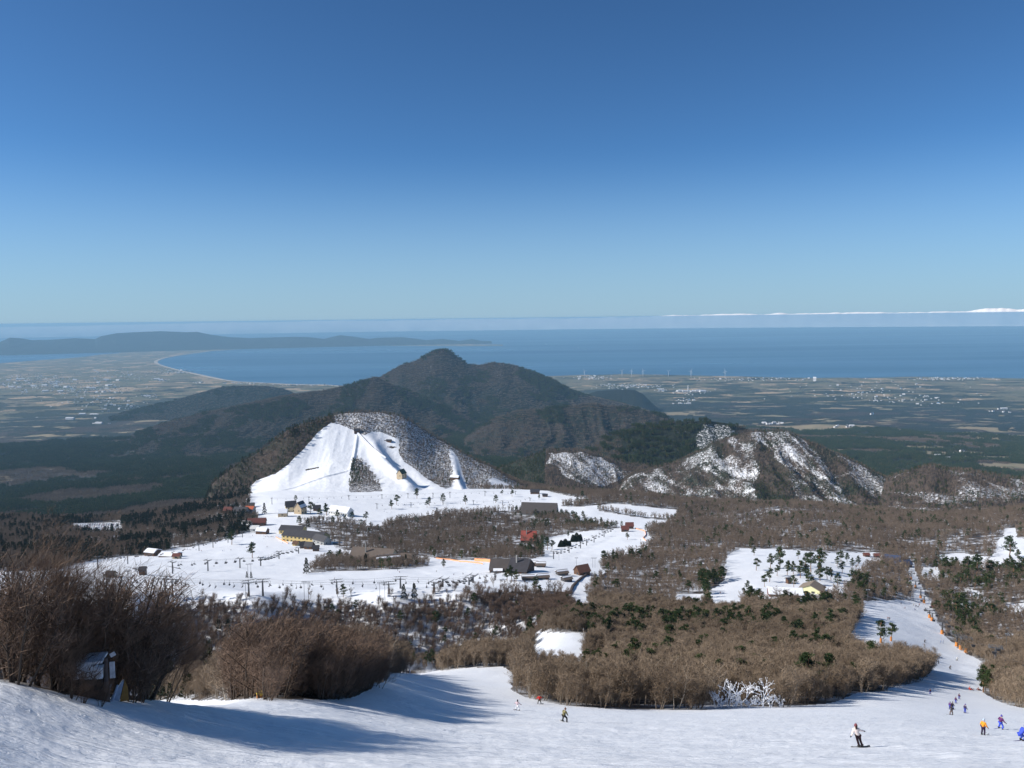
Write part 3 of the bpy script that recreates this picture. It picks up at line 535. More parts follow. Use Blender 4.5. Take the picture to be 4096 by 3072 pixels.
def figure_meshes(pose, slim=1.0):
    if (pose, slim) in FIG: return FIG[(pose, slim)]
    q = POSES[pose]; sh = [tuple(Vector(q['c'])+Vector((s*.19*slim, 0, .10))) for s in (-1, 1)]; hp = [tuple(Vector(q['p'])+Vector((s*.10, 0, -.05))) for s in (-1, 1)]
    V = [q['p'], lp(q['p'], q['c'], .5), q['c'], q['n'], lp(q['n'], q['h'], .55), q['h'], tuple(Vector(q['h'])+Vector((0,0,.09)))]; Ed = [(0,1),(1,2),(2,3),(3,4),(4,5),(5,6)]; Rd = [.12,.11,.12,.055,.06,.095,.07]
    for s in (0, 1):
        b = len(V); V += [sh[s], q['e'][s], q['w'][s]]; Ed += [(2,b),(b,b+1),(b+1,b+2)]; Rd += [.065,.045,.032]
        b = len(V); V += [hp[s], q['k'][s], q['a'][s]]; Ed += [(0,b),(b,b+1),(b+1,b+2)]; Rd += [.09,.06,.042]
    M = {'body': skin_mesh('body', V, Ed, Rd)}
    V = [lp(q['p'], q['c'], -.12), lp(q['p'], q['c'], .35), q['c'], lp(q['c'], q['n'], .75)]; Ed = [(0,1),(1,2),(2,3)]; Rd = [.185*slim,.17*slim,.18*slim,.09]
    for s in (0, 1): b = len(V); V += [sh[s], q['e'][s], lp(q['e'][s], q['w'][s], .93)]; Ed += [(2,b),(b,b+1),(b+1,b+2)]; Rd += [.10,.078,.062]
    M['jacket'] = skin_mesh('jacket', V, Ed, Rd)
    V = [lp(q['p'], q['c'], .05)]; Ed = []; Rd = [.16*slim]
    for s in (0, 1): b = len(V); V += [hp[s], lp(hp[s], q['k'][s], .5), q['k'][s], lp(q['k'][s], q['a'][s], .9)]; Ed += [(0,b),(b,b+1),(b+1,b+2),(b+2,b+3)]; Rd += [.12,.11,.09,.085]
    M['trousers'] = skin_mesh('trousers', V, Ed, Rd)
    for s in (0, 1):                       # gloved hand: palm, four fingers of unequal length, thumb from the side
        mb = MB(); w_ = Vector(q['w'][s]); d = (w_-Vector(q['e'][s])).normalized(); side = d.cross(Vector((0,0,1))); side = (side if side.length > .1 else Vector((1,0,0))).normalized(); dn = side.cross(d).normalized()*(-1)
        mb.tube([w_-d*.03, w_+d*.03, w_+d*.085], [.034,.046,.042], 7)
        for i, (o_, l) in enumerate(((-.032,.062),(-.011,.075),(.011,.070),(.032,.052))):
            p = w_+d*.08+side*o_; mb.tube([p, p+d*l*.5+dn*.01, p+d*l*.8+dn*.035], [.014,.013,.010], 5)
        p = w_+d*.03-side*.04*(1 if s else -1); mb.tube([p, p+d*.03-side*.03*(1 if s else -1), p+d*.055-side*.035*(1 if s else -1)+dn*.01], [.015,.014,.011], 5)
        M['glove%d' % s] = mb.mesh('glove', smooth=True)
        mb = MB(); a = Vector(q['a'][s]); mb.tube([a+Vector((0,-.02,.12)), a+Vector((0,0,-.02)), a+Vector((0,.10,-.06)), a+Vector((0,.20,-.07))], [.07,.075,.065,.05], 7); M['boot%d' % s] = mb.mesh('boot', smooth=True)
    h = Vector(q['h']); mb = MB(); mb.tube([h+Vector((0,-.01,.02)), h+Vector((0,-.015,.09)), h+Vector((0,-.02,.15)), h+Vector((0,-.02,.19))], [.118,.118,.085,.03], 9); mb.tube([h+Vector((0,-.02,.18)), h+Vector((0,-.02,.22)), h+Vector((0,-.02,.25))], [.02,.045,.02], 6); M['hat'] = mb.mesh('hat', smooth=True)
    mb = MB(); mb.tube([h+Vector((0,-.06,.08)), h+Vector((0,-.09,0)), h+Vector((0,-.09,-.10)), h+Vector((0,-.07,-.22))], [.08,.085,.07,.04], 8); M['hair'] = mb.mesh('hair', smooth=True)
    mb = MB(); mb.tube([h+Vector((0,.085,.0)), h+Vector((0,.125,-.02))], [.012,.018], 5); mb.box(h+Vector((-.035,.098,.025)), (.022,.012,.012), mi=1); mb.box(h+Vector((.035,.098,.025)), (.022,.012,.012), mi=1); mb.box(h+Vector((0,.098,-.05)), (.045,.012,.010), mi=2); M['face'] = mb.mesh('face')
    mb = MB(); mb.box(h+Vector((0,.10,.03)), (.15,.04,.06)); M['goggles'] = mb.mesh('goggles')
    for s in (0, 1):
        mb = MB(); a = Vector(q['a'][s]); mb.box(a+Vector((0,.05,-.105)), (.085,1.45,.022)); mb.tube([a+Vector((0,.76,-.105)), a+Vector((0,.86,-.07))], [.035,.02], 5); M['ski%d' % s] = mb.mesh('ski')
    mb = MB(); a = (Vector(q['a'][0])+Vector(q['a'][1]))/2; mb.box(a+Vector((0,.04,-.105)), (1.15,.26,.024)); mb.tube([a+Vector((-.56,.04,-.105)), a+Vector((-.70,.04,-.07))], [.11,.08], 6); mb.tube([a+Vector((.56,.04,-.105)), a+Vector((.70,.04,-.07))], [.11,.08], 6); M['snowboard'] = mb.mesh('snowboard')
    for m in M.values():
        if not len(m.materials): m.materials.append(SKINM)
    M['face'].materials.append(cloth((.03,.02,.02))); M['face'].materials.append(cloth((.45,.15,.13)))
    FIG[(pose, slim)] = M; return M
def person(loc, rz, pose, jacket, trousers, hat, label, group=None, board=None, skis=None, hair=None, size=1.0, slim=1.0, tilt=0, glove=(.03,.03,.035), full=True):
    M = figure_meshes(pose, slim); r = empty('person', loc, rz, label, 'person', group, size); r.rotation_euler = (tilt, 0, rz)
    def part(nm, key, mat):
        o = bpy.data.objects.new(nm, M[key]); C.objects.link(o); o.parent = r
        for sl_ in o.material_slots[:1]: sl_.link = 'OBJECT'; sl_.material = mat
        return o
    b = part('body', 'body', SKINM); part('jacket', 'jacket', jacket if not isinstance(jacket, tuple) else cloth(jacket)); part('trousers', 'trousers', cloth(trousers)); part('hat', 'hat', cloth(hat))
    if full:
        f = part('face', 'face', SKINM); f.parent = b; part('goggles', 'goggles', cloth((.02,.02,.025)))
        for s in '01': part('glove', 'glove'+s, cloth(glove)); part('boot', 'boot'+s, cloth((.03,.03,.03)))
        if hair: part('hair', 'hair', cloth(hair))
    if board: part('snowboard', 'snowboard', cloth(board))
    if skis:
        for s in '01': part('ski', 'ski'+s, cloth(skis))
    return r
for p_ in POSES: figure_meshes(p_)
# ------------------------------------------------------------------ trees
def leafmat(name, a, b_, rough=.8, sc=.35):
    m, t, b = newmat(name, rough, .1); g = G(t); oi = g.n('ShaderNodeObjectInfo'); n = g.noise(sc, 3, .6); wide = g.ramp(g.noise(.022, 4, .6, vec=oi.outputs['Location']), .34, .66)
    f = g.math('ADD', g.math('ADD', g.math('MULTIPLY', oi.outputs['Random'], .35), g.math('MULTIPLY', g.ramp(n, .3, .7), .2)), g.math('MULTIPLY', wide, .5))
    g.l(g.mix(f, a, b_), b.inputs['Base Color']); return m
BARK = leafmat('bare_bark', (.13,.105,.085), (.26,.225,.19))
DARKBARK = leafmat('dark_bark', (.05,.04,.033), (.10,.08,.065))
TWIG = leafmat('bare_twigs', (.110,.077,.052), (.33,.252,.178))
TWIGD = leafmat('dark_twigs', (.085,.055,.040), (.24,.165,.12))
TWIGF = leafmat('far_twigs', (.090,.063,.046), (.285,.215,.158))
PBARK = leafmat('pine_bark', (.20,.11,.06), (.32,.19,.11))
NEEDLE = leafmat('pine_needles', (.022,.042,.016), (.065,.090,.030))
CEDAR = leafmat('cedar_needles', (.016,.026,.014), (.040,.042,.022))
RUST = leafmat('rusty_cedar_needles', (.060,.030,.018), (.085,.045,.025))
FROST = plain('frost', (.86,.88,.92), .6, var=.05)
def rv(r): return Vector((r.gauss(0,1), r.gauss(0,1), r.gauss(0,1))).normalized()
def twig(mb, p, d, ln, w, r, mi=0):
    a = d.cross(rv(r)).normalized()*w*.5; mb.add([p-a, p+a, p+d*ln], [(0,1,2)], mi)
def bare_near(h, seed, lean=(.35,0), ntw=5, bark=DARKBARK, tw=TWIGD, thick=1.0, wt=.011):
    r = random.Random(seed); T_ = MB(); Cn = MB()
    def br(p, d, ln, rad, lv):
        n = 4; pts = [p]; dd = d.copy()
        for i in range(n):
            dd = (dd + rv(r)*.17 + Vector((lean[0]*.10, lean[1]*.10, .05 if lv > 1 else 0))).normalized(); pts.append(pts[-1]+dd*ln/n)
        e = .45 if lv < 4 else .25
        (T_ if lv < 3 else Cn).tube(pts, [rad*(1-(1-e)*i/n) for i in range(n+1)], 6 if lv == 0 else (4 if lv < 3 else 3), cap=False)
        if lv >= 4:
            for k in range(ntw):
                q = pts[r.randint(1, n)]; twig(Cn, q, (dd+rv(r)*.55+Vector((lean[0]*.3, 0, .25))).normalized(), r.uniform(.25, .6)*h/6, wt, r)
            return
        for k in range({0: 6, 1: 5, 2: 4, 3: 4}[lv]):
            i = r.uniform(.35 if lv == 0 else .15, 1)*n; j = min(int(i), n-1); q = pts[j].lerp(pts[j+1], i-j)
            sd = (dd+rv(r)*.75+Vector((lean[0]*.55, lean[1]*.55, .30))).normalized()
            br(q, sd, ln*r.uniform(.5, .75), rad*e*r.uniform(.5, .75), lv+1)
    for s_ in range(r.choice((2, 3))):
        br(Vector((r.uniform(-.3,.3), r.uniform(-.3,.3), -.5)), Vector((lean[0]*r.uniform(.2,1.0)+r.uniform(-.2,.2), r.uniform(-.2,.2), 1)).normalized(), h*.55, .075*h/6*thick, 0)
    return T_.mesh('bare_trunk', bark, smooth=True), Cn.mesh('bare_crown', tw)
def bare_mid(h, seed, n=900, w=.05, lean=.12, stems=3, wid=.36, bark=BARK, tw=TWIG, one=False, low=.12):
    r = random.Random(seed); T_ = MB(); Cn = MB(); W = h*wid; tips = []
    for s_ in range(stems):
        a = r.uniform(0, 6.28); b0 = Vector((math.cos(a)*.25, math.sin(a)*.25, -.6)); a += r.uniform(-.5,.5)
        top = Vector((math.cos(a)*W*.45+lean*h, math.sin(a)*W*.45, h*r.uniform(.7,.86))); mid = b0.lerp(top, .5)+Vector((math.cos(a)*.25, math.sin(a)*.25, .0))
        T_.tube([b0, mid, top], [.014*h, .009*h, .004*h], 4, cap=False); tips.append((b0, mid, top))
        for k in range(7 if n > 400 else 3):
            f = r.uniform(.25,.95); q = b0.lerp(mid, f*2) if f < .5 else mid.lerp(top, f*2-1)
            e = q+Vector((r.uniform(-1,1)*W*.7+lean, r.uniform(-1,1)*W*.7, r.uniform(.12,.38)*h)); e.z = min(e.z, h*.95)
            T_.tube([q, q.lerp(e,.5)+rv(r)*.1, e], [.006*h, .004*h, .002*h], 3, cap=False); tips.append((q, q.lerp(e,.5), e))
    for k in range(n):
        a, b, c = r.choice(tips); f = r.uniform(.25 if low > .1 else .02, 1); q = a.lerp(b, f*2) if f < .5 else b.lerp(c, f*2-1)
        d = (Vector((r.gauss(lean,.55), r.gauss(0,.55), r.uniform(.1,1.1)))).normalized()
        q = q + rv(r)*W*.16; ln = h*r.uniform(.07, .17)
        if q.z+d.z*ln > h: q.z = h*r.uniform(.7,.9)
        if q.z < h*low: continue
        twig(Cn, q, d, ln, w*r.uniform(.6,1.3), r)
    if one:
        b = len(T_.v); T_.add(Cn.v, Cn.f, 1); return T_.mesh('bare_tree_far', bark, tw)
    return T_.mesh('bare_trunk', bark, smooth=True), Cn.mesh('bare_crown', tw)
def pine(h, seed, n=1500, tiers=9, one=False, wid=.30, bare=.35, lean=0, leaf=.42, flat=.45, bark=PBARK, mat=NEEDLE):
    r = random.Random(seed); T_ = MB(); Cn = MB()
    pts = [Vector((0,0,-.6))]; off = Vector((0,0,0))
    for i in range(1, 6): off += Vector((r.uniform(-.03,.03)*h+lean*h*.1, r.uniform(-.03,.03)*h, 0)); pts.append(Vector((off.x, off.y, h*.96*i/5)))
    T_.tube(pts, [.026*h*(1-.15*i) for i in range(6)], 6, cap=False)
    at = lambda z: pts[min(int(max(z,0)/(h*.96)*5), 4)].lerp(pts[min(int(max(z,0)/(h*.96)*5), 4)+1], (max(z,0)/(h*.96)*5) % 1)
    cl = []
    for k in range(tiers):
        f = k/(tiers-1); z = h*(bare+(1-bare)*f*.97); Rr = h*wid*(1-.62*f**1.6)*r.uniform(.6,1.15)*(.65 if k == 0 else 1)
        for q in range(3 if f < .8 else 2):
            a = r.uniform(0, 6.28); c = at(z)+Vector((math.cos(a)*Rr*.72, math.sin(a)*Rr*.72, r.uniform(-.01,.06)*h))
            T_.tube([at(z-.05*h), c], [.008*h, .003*h], 3, cap=False); cl.append((c, Rr*r.uniform(.38,.6)))
    cl.append((at(h*.95), h*wid*.32))
    for k in range(n):
        c, R_ = r.choice(cl); v = rv(r); q = c+Vector((v.x*R_, v.y*R_, v.z*R_*flat))*r.uniform(.35,1)
        d = (v+Vector((0,0,.7))+rv(r)*.5).normalized(); a = d.cross(rv(r)).normalized(); l = leaf*h/9*r.uniform(.6,1.3)
        Cn.add([q-a*l*.34, q+a*l*.34, q+d*l], [(0,1,2)])
    if one: T_.add(Cn.v, Cn.f, 1); return T_.mesh('pine_far', bark, mat)
    return T_.mesh('pine_trunk', bark, smooth=True), Cn.mesh('pine_crown', mat)
def cedar(h, seed, n=900, one=False, mat=CEDAR, wid=.2, leaf=.4):
    r = random.Random(seed); T_ = MB(); Cn = MB(); T_.tube([(0,0,-.6),(0,0,h*.9)], [.02*h, .006*h], 5, cap=False)
    for k in range(n):
        f = r.random()**.7; z = h*(.08+.9*(1-f)) if False else h*(.07+.93*r.random()**1.15)
        R_ = h*wid*(1-(z/h)**1.3)*(.82+.3*math.sin(z/h*24+seed))*r.uniform(.7,1.05)+.02*h; a = r.uniform(0,6.28)
        q = Vector((math.cos(a)*R_, math.sin(a)*R_, z)); d = Vector((math.cos(a)*.7, math.sin(a)*.7, r.uniform(.1,1))).normalized(); s_ = d.cross(rv(r)).normalized(); l = leaf*h/9*r.uniform(.7,1.4)
        Cn.add([q-s_*l*.4, q+s_*l*.4, q+d*l], [(0,1,2)])
    if one: T_.add(Cn.v, Cn.f, 1); return T_.mesh('cedar_far', DARKBARK, mat)
    return T_.mesh('cedar_trunk', DARKBARK, smooth=True), Cn.mesh('cedar_crown', mat)
NEAR = [bare_near(6.6, 3+i, (.42,.05), bark=(BARK if i == 1 else DARKBARK)) for i in range(3)]
MID = [bare_mid(6, 20+i, 1500, .045) for i in range(4)]
PALEB = leafmat('pale_bark', (.26,.225,.185), (.44,.39,.33)); MIDP = [bare_mid(6, 26+i, 1000, .042, bark=PALEB, stems=3, low=.34) for i in range(3)]
MIDD = [bare_mid(6, 30+i, 2300, .028, tw=TWIGD, bark=DARKBARK, lean=.2, stems=5, low=.0, wid=.42) for i in range(3)]
PINES = [pine(9, 40+i, 1700, r_, wid=w_, bare=b_) for i, (r_, w_, b_) in enumerate([(9,.30,.35),(7,.36,.45),(10,.24,.30),(8,.30,.25)])]
CEDARS = [cedar(9, 50+i, 1100) for i in range(2)]; RUSTY = [cedar(9, 55, 900, mat=RUST, wid=.24)]
def join_far(meshes_fn, n, size, seed, hs):  # a clump of n small trees as one mesh
    r = random.Random(seed); mb = MB(); me0 = meshes_fn
    return me0
def far_col(name, meshes):
    c = bpy.data.collections.new(name)
    for m in meshes: c.objects.link(bpy.data.objects.new(m.name, m))
    return c
def one_mesh(tc_):   # trunk + crown as one mesh, for the uncounted woods
    mb = MB(); me = bpy.data.meshes.new('wood_tree'); vs = []; fs = []; mi = []
    for k, m in enumerate(tc_):
        b = len(vs); vs += [tuple(v.co) for v in m.vertices]; fs += [tuple(b+i for i in p.vertices) for p in m.polygons]; mi += [k]*len(m.polygons); me.materials.append(m.materials[0])
    me.from_pydata(vs, [], fs); me.polygons.foreach_set('material_index', mi); me.update(); return me
FARB = [bare_mid(8, 60+i, 300, .13, one=True, stems=2, wid=.38, tw=TWIGF) for i in range(4)]
FARP = [pine(9, 70+i, 320, 7, one=True, leaf=.75, wid=.3, bare=.25) for i in range(3)]
FARC = [cedar(9, 80+i, 260, one=True, leaf=.8) for i in range(2)]
def grove(seed, kinds, n=42, size=42, rng=(.75,1.25)):
    r = random.Random(seed); vs = []; fs = []; mi = []; mats = []; me = bpy.data.meshes.new('grove')
    for k in range(n):
        m = r.choice(kinds); sc = r.uniform(*rng); a = r.uniform(0,6.28); ca, sa = math.cos(a)*sc, math.sin(a)*sc; ox, oy = r.uniform(-size/2, size/2), r.uniform(-size/2, size/2)
        b = len(vs); vs += [(v.co.x*ca-v.co.y*sa+ox, v.co.x*sa+v.co.y*ca+oy, v.co.z*sc) for v in m.vertices]
        for p in m.polygons:
            mm = m.materials[p.material_index]
            if mm not in mats: mats.append(mm); me.materials.append(mm)
            mi.append(mats.index(mm)); fs.append(tuple(b+i for i in p.vertices))
    me.from_pydata(vs, [], fs); me.polygons.foreach_set('material_index', mi); me.update(); return me
LITB = [bare_mid(8, 90+i, 90, .28, one=True, stems=1, wid=.42, tw=TWIGF) for i in range(2)]
LITP = [pine(9, 95+i, 110, 5, one=True, leaf=1.3, wid=.34, bare=.1) for i in range(2)]
GROVB = [grove(1+i, LITB, 40, 42, (.8,1.4)) for i in range(2)]; GROVG = [grove(5+i, LITP, 34, 42, (.8,1.9)) for i in range(2)]; SMB = [grove(11+i, LITB, 12, 24, (.8,1.5)) for i in range(2)]; SMG = [grove(15+i, LITP, 12, 24, (.9,1.9)) for i in range(2)]
COLL = {'midb': far_col('mid_bare_set', [one_mesh(t) for t in MID]), 'midd': far_col('dark_bare_set', [one_mesh(t) for t in MIDD]), 'pine': far_col('pine_set', [one_mesh(t) for t in PINES]),
        'farb': far_col('far_bare_set', FARB), 'farp': far_col('far_pine_set', FARP), 'farc': far_col('far_cedar_set', FARC), 'grovb': far_col('brown_grove_set', GROVB), 'grovg': far_col('green_grove_set', GROVG), 'smb': far_col('brown_small_grove_set', SMB), 'smg': far_col('green_small_grove_set', SMG)}
NG = {}
def scatter(name, label, key, P, sc, rz, kind='stuff'):
    n = len(P)
    if not n: return
    if key not in NG:
        ng = bpy.data.node_groups.new('place_'+key, 'GeometryNodeTree'); ng.interface.new_socket('Geometry', in_out='INPUT', socket_type='NodeSocketGeometry'); ng.interface.new_socket('Geometry', in_out='OUTPUT', socket_type='NodeSocketGeometry')
        N = ng.nodes.new; L = ng.links.new; gi = N('NodeGroupInput'); go = N('NodeGroupOutput'); ip = N('GeometryNodeInstanceOnPoints'); ci = N('GeometryNodeCollectionInfo')
        ci.inputs['Collection'].default_value = COLL[key]; ci.inputs['Separate Children'].default_value = True; ci.inputs['Reset Children'].default_value = True; ip.inputs['Pick Instance'].default_value = True
        def na(nm, ty): a = N('GeometryNodeInputNamedAttribute'); a.data_type = ty; a.inputs['Name'].default_value = nm; return a.outputs[0]
        cx = N('ShaderNodeCombineXYZ'); L(na('rz', 'FLOAT'), cx.inputs[2]); L(cx.outputs[0], ip.inputs['Rotation'])
        L(gi.outputs[0], ip.inputs['Points']); L(ci.outputs[0], ip.inputs['Instance']); L(na('sc', 'FLOAT'), ip.inputs['Scale']); L(na('pick', 'INT'), ip.inputs['Instance Index']); L(ip.outputs[0], go.inputs[0]); NG[key] = ng
    me = bpy.data.meshes.new(name); me.vertices.add(n); me.vertices.foreach_set('co', np.asarray(P, np.float32).ravel())
    for nm, v in (('sc', sc), ('rz', rz)): a = me.attributes.new(nm, 'FLOAT', 'POINT'); a.data.foreach_set('value', np.asarray(v, np.float32))
    a = me.attributes.new('pick', 'INT', 'POINT'); a.data.foreach_set('value', RNG.integers(0, 12, n).astype(np.int32))
    me.update(); o = ob(name, me); o.modifiers.new('woods', 'NODES').node_group = NG[key]; tag(o, label, kind=kind); return o
# ---- where trees stand
Uq = np.arange(-126, 1146, 6.0); Dq = np.geomspace(25, 9500, 760); UQ, DQ = np.meshgrid(Uq, Dq); ZQ = top_z(UQ, DQ); TQ = (EYE-ZQ)/DQ
TQ = np.minimum.accumulate(TQ, 0)
def visible(U, d, z, h):
    iu = np.clip(((U+126)/6).astype(int), 0, len(Uq)-1); iv = np.clip(np.searchsorted(Dq, d)-2, 0, len(Dq)-1)
    return (EYE-(z+h))/d < TQ[iv, iu] + .0012
def candidates(d0, d1, sp, U0=-115, U1=1130):
    y1 = d1; xs = np.arange(-d1*.76, d1*.78, sp); ys = np.arange(d0*.75, d1, sp); X, Y = np.meshgrid(xs, ys); X = X+RNG.uniform(-.45,.45,X.shape)*sp; Y = Y+RNG.uniform(-.45,.45,Y.shape)*sp
    X = X.ravel(); Y = Y.ravel(); U, d = toUD(X, Y); k = (d >= d0) & (d < d1) & (U > U0) & (U < U1); return X[k], Y[k], U[k], d[k]
ALLT = []   # x, y, z, d, px, row, kind(0 bare,1 pine,2 cedar,3 dark bare), height
PZ = [([(560,632),(600,620),(700,598),(745,590),(800,592),(860,578),(870,600),(862,628),(800,634),(720,642),(640,642),(580,650)], .20), ([(355,642),(420,637),(500,634),(505,658),(430,662),(370,657)], .35), (F1, .30), ([(935,560),(1080,560),(1080,640),(1000,640),(950,620)], .30), ([(800,575),(868,575),(870,618),(830,625),(800,620)], .95), ([(935,604),(960,600),(990,625),(980,640),(960,632)], .9), ([(700,578),(728,580),(722,602),(700,600)], .7), ([(740,588),(770,596),(820,600),(800,612),(745,612)], .4)]
EDGE = [(110,597),(200,598),(300,596),(400,595),(470,589),(524,584),(524,592),(470,598),(400,605),(200,606),(110,605)]
for (d0, d1, sp) in ((34, 110, 1.9), (110, 430, 2.7), (430, 560, 3.3), (560, 1780, 5.4)):
    x, y, U, d = candidates(d0, d1, sp)
    if d0 == 34: k = (U < 400); x, y, U, d = x[k], y[k], U[k], d[k]
    z = base_z(U, d); hz = np.max([q_.ev(U, d) for q_ in (HA, HH, HI, HJ)], 0); k0 = hz < z; x, y, U, d, z = x[k0], y[k0], U[k0], d[k0], z[k0]
    s, px, py = snow_at(x, y, z, d); dens = np.where(s > .8, 0, np.where(s > .3, 1.25, 1.0)); dens[inside(px, py, EDGE)] = .14
    cl = fbm(x/26, y/26, 3, 101); dens = dens*np.where((px < 420) & (d < 300), 1, np.clip(1.1+1.2*cl, .25, 1))
    dens = np.where((d > 620) & (fbm(x/75, y/55, 3, 141) > .26), dens*.22, dens); dens[inside(px, py, [(698,690),(800,690),(800,712),(698,712)]) & (d < 172)] *= .25
    k = (RNG.random(len(x)) < dens); k &= (d > 43) | (px < 100)
    x, y, U, d, z, px, py, s, cl = [a[k] for a in (x, y, U, d, z, px, py, s, cl)]
    h = np.interp(d, [40, 110, 160, 450, 900, 1800], [5.0, 6.3, 6.3, 7.0, 8.2, 9])*(1+.27*RNG.standard_normal(len(x)).clip(-1.7,1.8)); h = np.where((s > .3) & (s < .8), h*.95, h)
    h = np.where((px < 265) & (d < 135), h*1.32, h); h = np.where((d > 430) & (d < 560) & (px < 560), h*.82, h)
    h = np.where(inside(px, py, [(528,655),(604,655),(604,690),(528,690)]), h*.5, h)
    v = visible(U, d, z, h); x, y, U, d, z, px, py, s, cl, h = [a[v] for a in (x, y, U, d, z, px, py, s, cl, h)]
    pf = np.full(len(x), .05); 
    for poly, f in PZ: pf[inside(px, py, poly) & ((d < 340) | (px > 515))] = f
    pf[(s > .3) & (s < .8)] = .03
    pf *= np.clip(1+2.6*fbm(x/38, y/38, 2, 111), 0, 2); pf[d < 180] = 0
    pf = np.where((px < 250) & (d > 560), np.where(fbm(x/48, y/48, 3, 151) > .16, .7, .04), pf); kind = (RNG.random(len(x)) < pf).astype(int); kind[(kind == 1) & (px < 250)] = 2
    kind[(d < 130) | ((s > .3) & (kind == 0))] = 3
    ALLT.append(np.stack([x, y, z, d, px, py, kind, h], 1))
# trees on the near hills
x, y, U, d = candidates(1400, 3000, 6.6); hs = [h.ev(U, d) for h in (HA, HH, HI, HJ)]; bz = base_z(U, d); M_ = np.stack(hs+[bz]); which = M_.argmax(0); z = M_.max(0)
px, py = project(x, y, z); dens = np.zeros(len(x)); D0 = np.interp(U, HA.U, HA.dc); front = d < D0
A_ = which == 0; dens[A_] = .9; dens[A_ & inside(px, py, A_RIGHT) & front] = .85; dens[A_ & inside(px, py, A_SNOW) & front] = 0; dens[A_ & inside(px, py, A_WOOD) & front] = .95
dens[(which == 1)] = .8; dens[(which == 1) & (ridged(x/60, y/180, 3, 19) < -.1)] = .9; dens[which == 2] = .85; dens[which == 3] = .75; dens[which == 4] = .75*(d[which == 4] < 2500)
sb, _, _ = snow_at(x, y, z, d); dens[sb > .5] = 0; dens[(which == 4) & (d < 1780)] = 0
k = (RNG.random(len(x)) < dens); x, y, U, d, z, px, py, which = [a[k] for a in (x, y, U, d, z, px, py, which)]; h = 7.5*(1+.25*RNG.standard_normal(len(x)).clip(-1.5,1.5)); h[which == 1] *= .8
v = visible(U, d, z, h); x, y, U, d, z, px, py, which, h = [a[v] for a in (x, y, U, d, z, px, py, which, h)]
pf = np.where(which == 4, .15, .15)+0.0; pf[(which == 0) & (px < 330)] = .5; pf[(which == 1)] = .2; pf[(which == 1) & inside(px, py, [(757,440),(766,436),(775,450),(790,470),(806,500),(770,505),(757,500)])] = .55; pf[(which == 3) & (px < 545)] = .85
pf[(which == 0) & (px > 350)] = .05; pf[(which == 0) & inside(px, py, A_WOOD)] = .5
kind = (RNG.random(len(x)) < pf*np.clip(1+2*fbm(x/60, y/60, 2, 112), 0, 2)).astype(int); kind[(kind == 1) & (px < 330)] = np.where(RNG.random(((kind == 1) & (px < 330)).sum()) < .3, 2, 1)
ALLT.append(np.stack([x, y, z, d, px, py, kind, h], 1)); AT = np.concatenate(ALLT)
print('TREES', len(AT), [(AT[:,6] == q).sum() for q in range(4)])
def place_tree(kind_mesh, base_h, loc, h, rz, name, label, group, cat='tree', parts=('trunk', 'crown')):
    t, c = kind_mesh; r_ = empty(name, loc, rz, label, cat, group, h/base_h)
    for nm, m in zip(parts, (t, c)):
        o = bpy.data.objects.new(nm, m); C.objects.link(o); o.parent = r_
    return r_
ORD = ['first','second','third','fourth','fifth','sixth','seventh','eighth','ninth','tenth','eleventh','twelfth','thirteenth','fourteenth','fifteenth','sixteenth','seventeenth','eighteenth','nineteenth','twentieth']
def ordn(i): return ORD[i] if i < 20 else ('twenty-'+ORD[i-20] if i < 29 else ('thirtieth' if i == 29 else 'thirty-'+ORD[i-30] if i < 39 else 'fortieth'))
# near windswept trees at the left edge, each placed
NT = [(-14,55,8.6),(8,56,8.4),(34,61,7.6),(70,66,6.2),(18,70,8.2),(128,58,5.6),(148,54,5.2),(165,62,5.6),(190,60,5.2),(212,66,5.6),(236,72,5.4),(262,76,5.2),(288,84,4.6),(310,92,4.4),(334,100,4.2),(352,118,4.6),(372,140,4.6)]
for i, (u, d, h) in enumerate(NT):
    if u >= 120: d = locate(u, 698.5 if u < 350 else 688, 30, 300)[1]+3
    xx, yy = UD(u, d); zz = float(base_z(np.array([u]), np.array([d]))[0])
    place_tree(NEAR[i % 3], 6.6*1.0, (float(xx), float(yy), zz), h*(1.02 if u < 50 else .93 if u < 120 else (1.1 if u < 270 else 1.0)), random.Random(i).uniform(-.5,.5), 'bare_tree', 'dark bare windswept tree, %s from left of those lining the near left bank' % ordn(sorted(q[0] for q in NT).index(u)), 'windswept bare trees on the left bank')
for i, (u, row, h) in enumerate([(73,699,2.6),(82,703,2.0),(100,706,1.6),(131,702,3.4),(140,702,3.0)]):
    p, d = locate(u, row, 30, 90); place_tree(MIDD[i % 3], 6, p, h, .3*i, 'low_bush', 'low dark bush %s' % ('in front of the little shelter, %s from left' % ordn(i) if i < 3 else 'just right of the crash mat, %s one' % ('left' if i == 3 else 'right')), 'low bushes by the shelter', 'bush')
bare = np.where((AT[:,6] == 0) | (AT[:,6] == 3))[0]; pines = np.where(AT[:,6] == 1)[0]
def pick(idx, n): s_ = AT[idx]; big = s_[:,7]/s_[:,3]; vis = (s_[:,4] > -5) & (s_[:,4] < 1029) & (s_[:,5] < 775); o = np.argsort(-(big*vis)); return idx[o[:n]]
ib = pick(bare, 268); ipn = pick(pines, 110); taken = np.zeros(len(AT), bool)
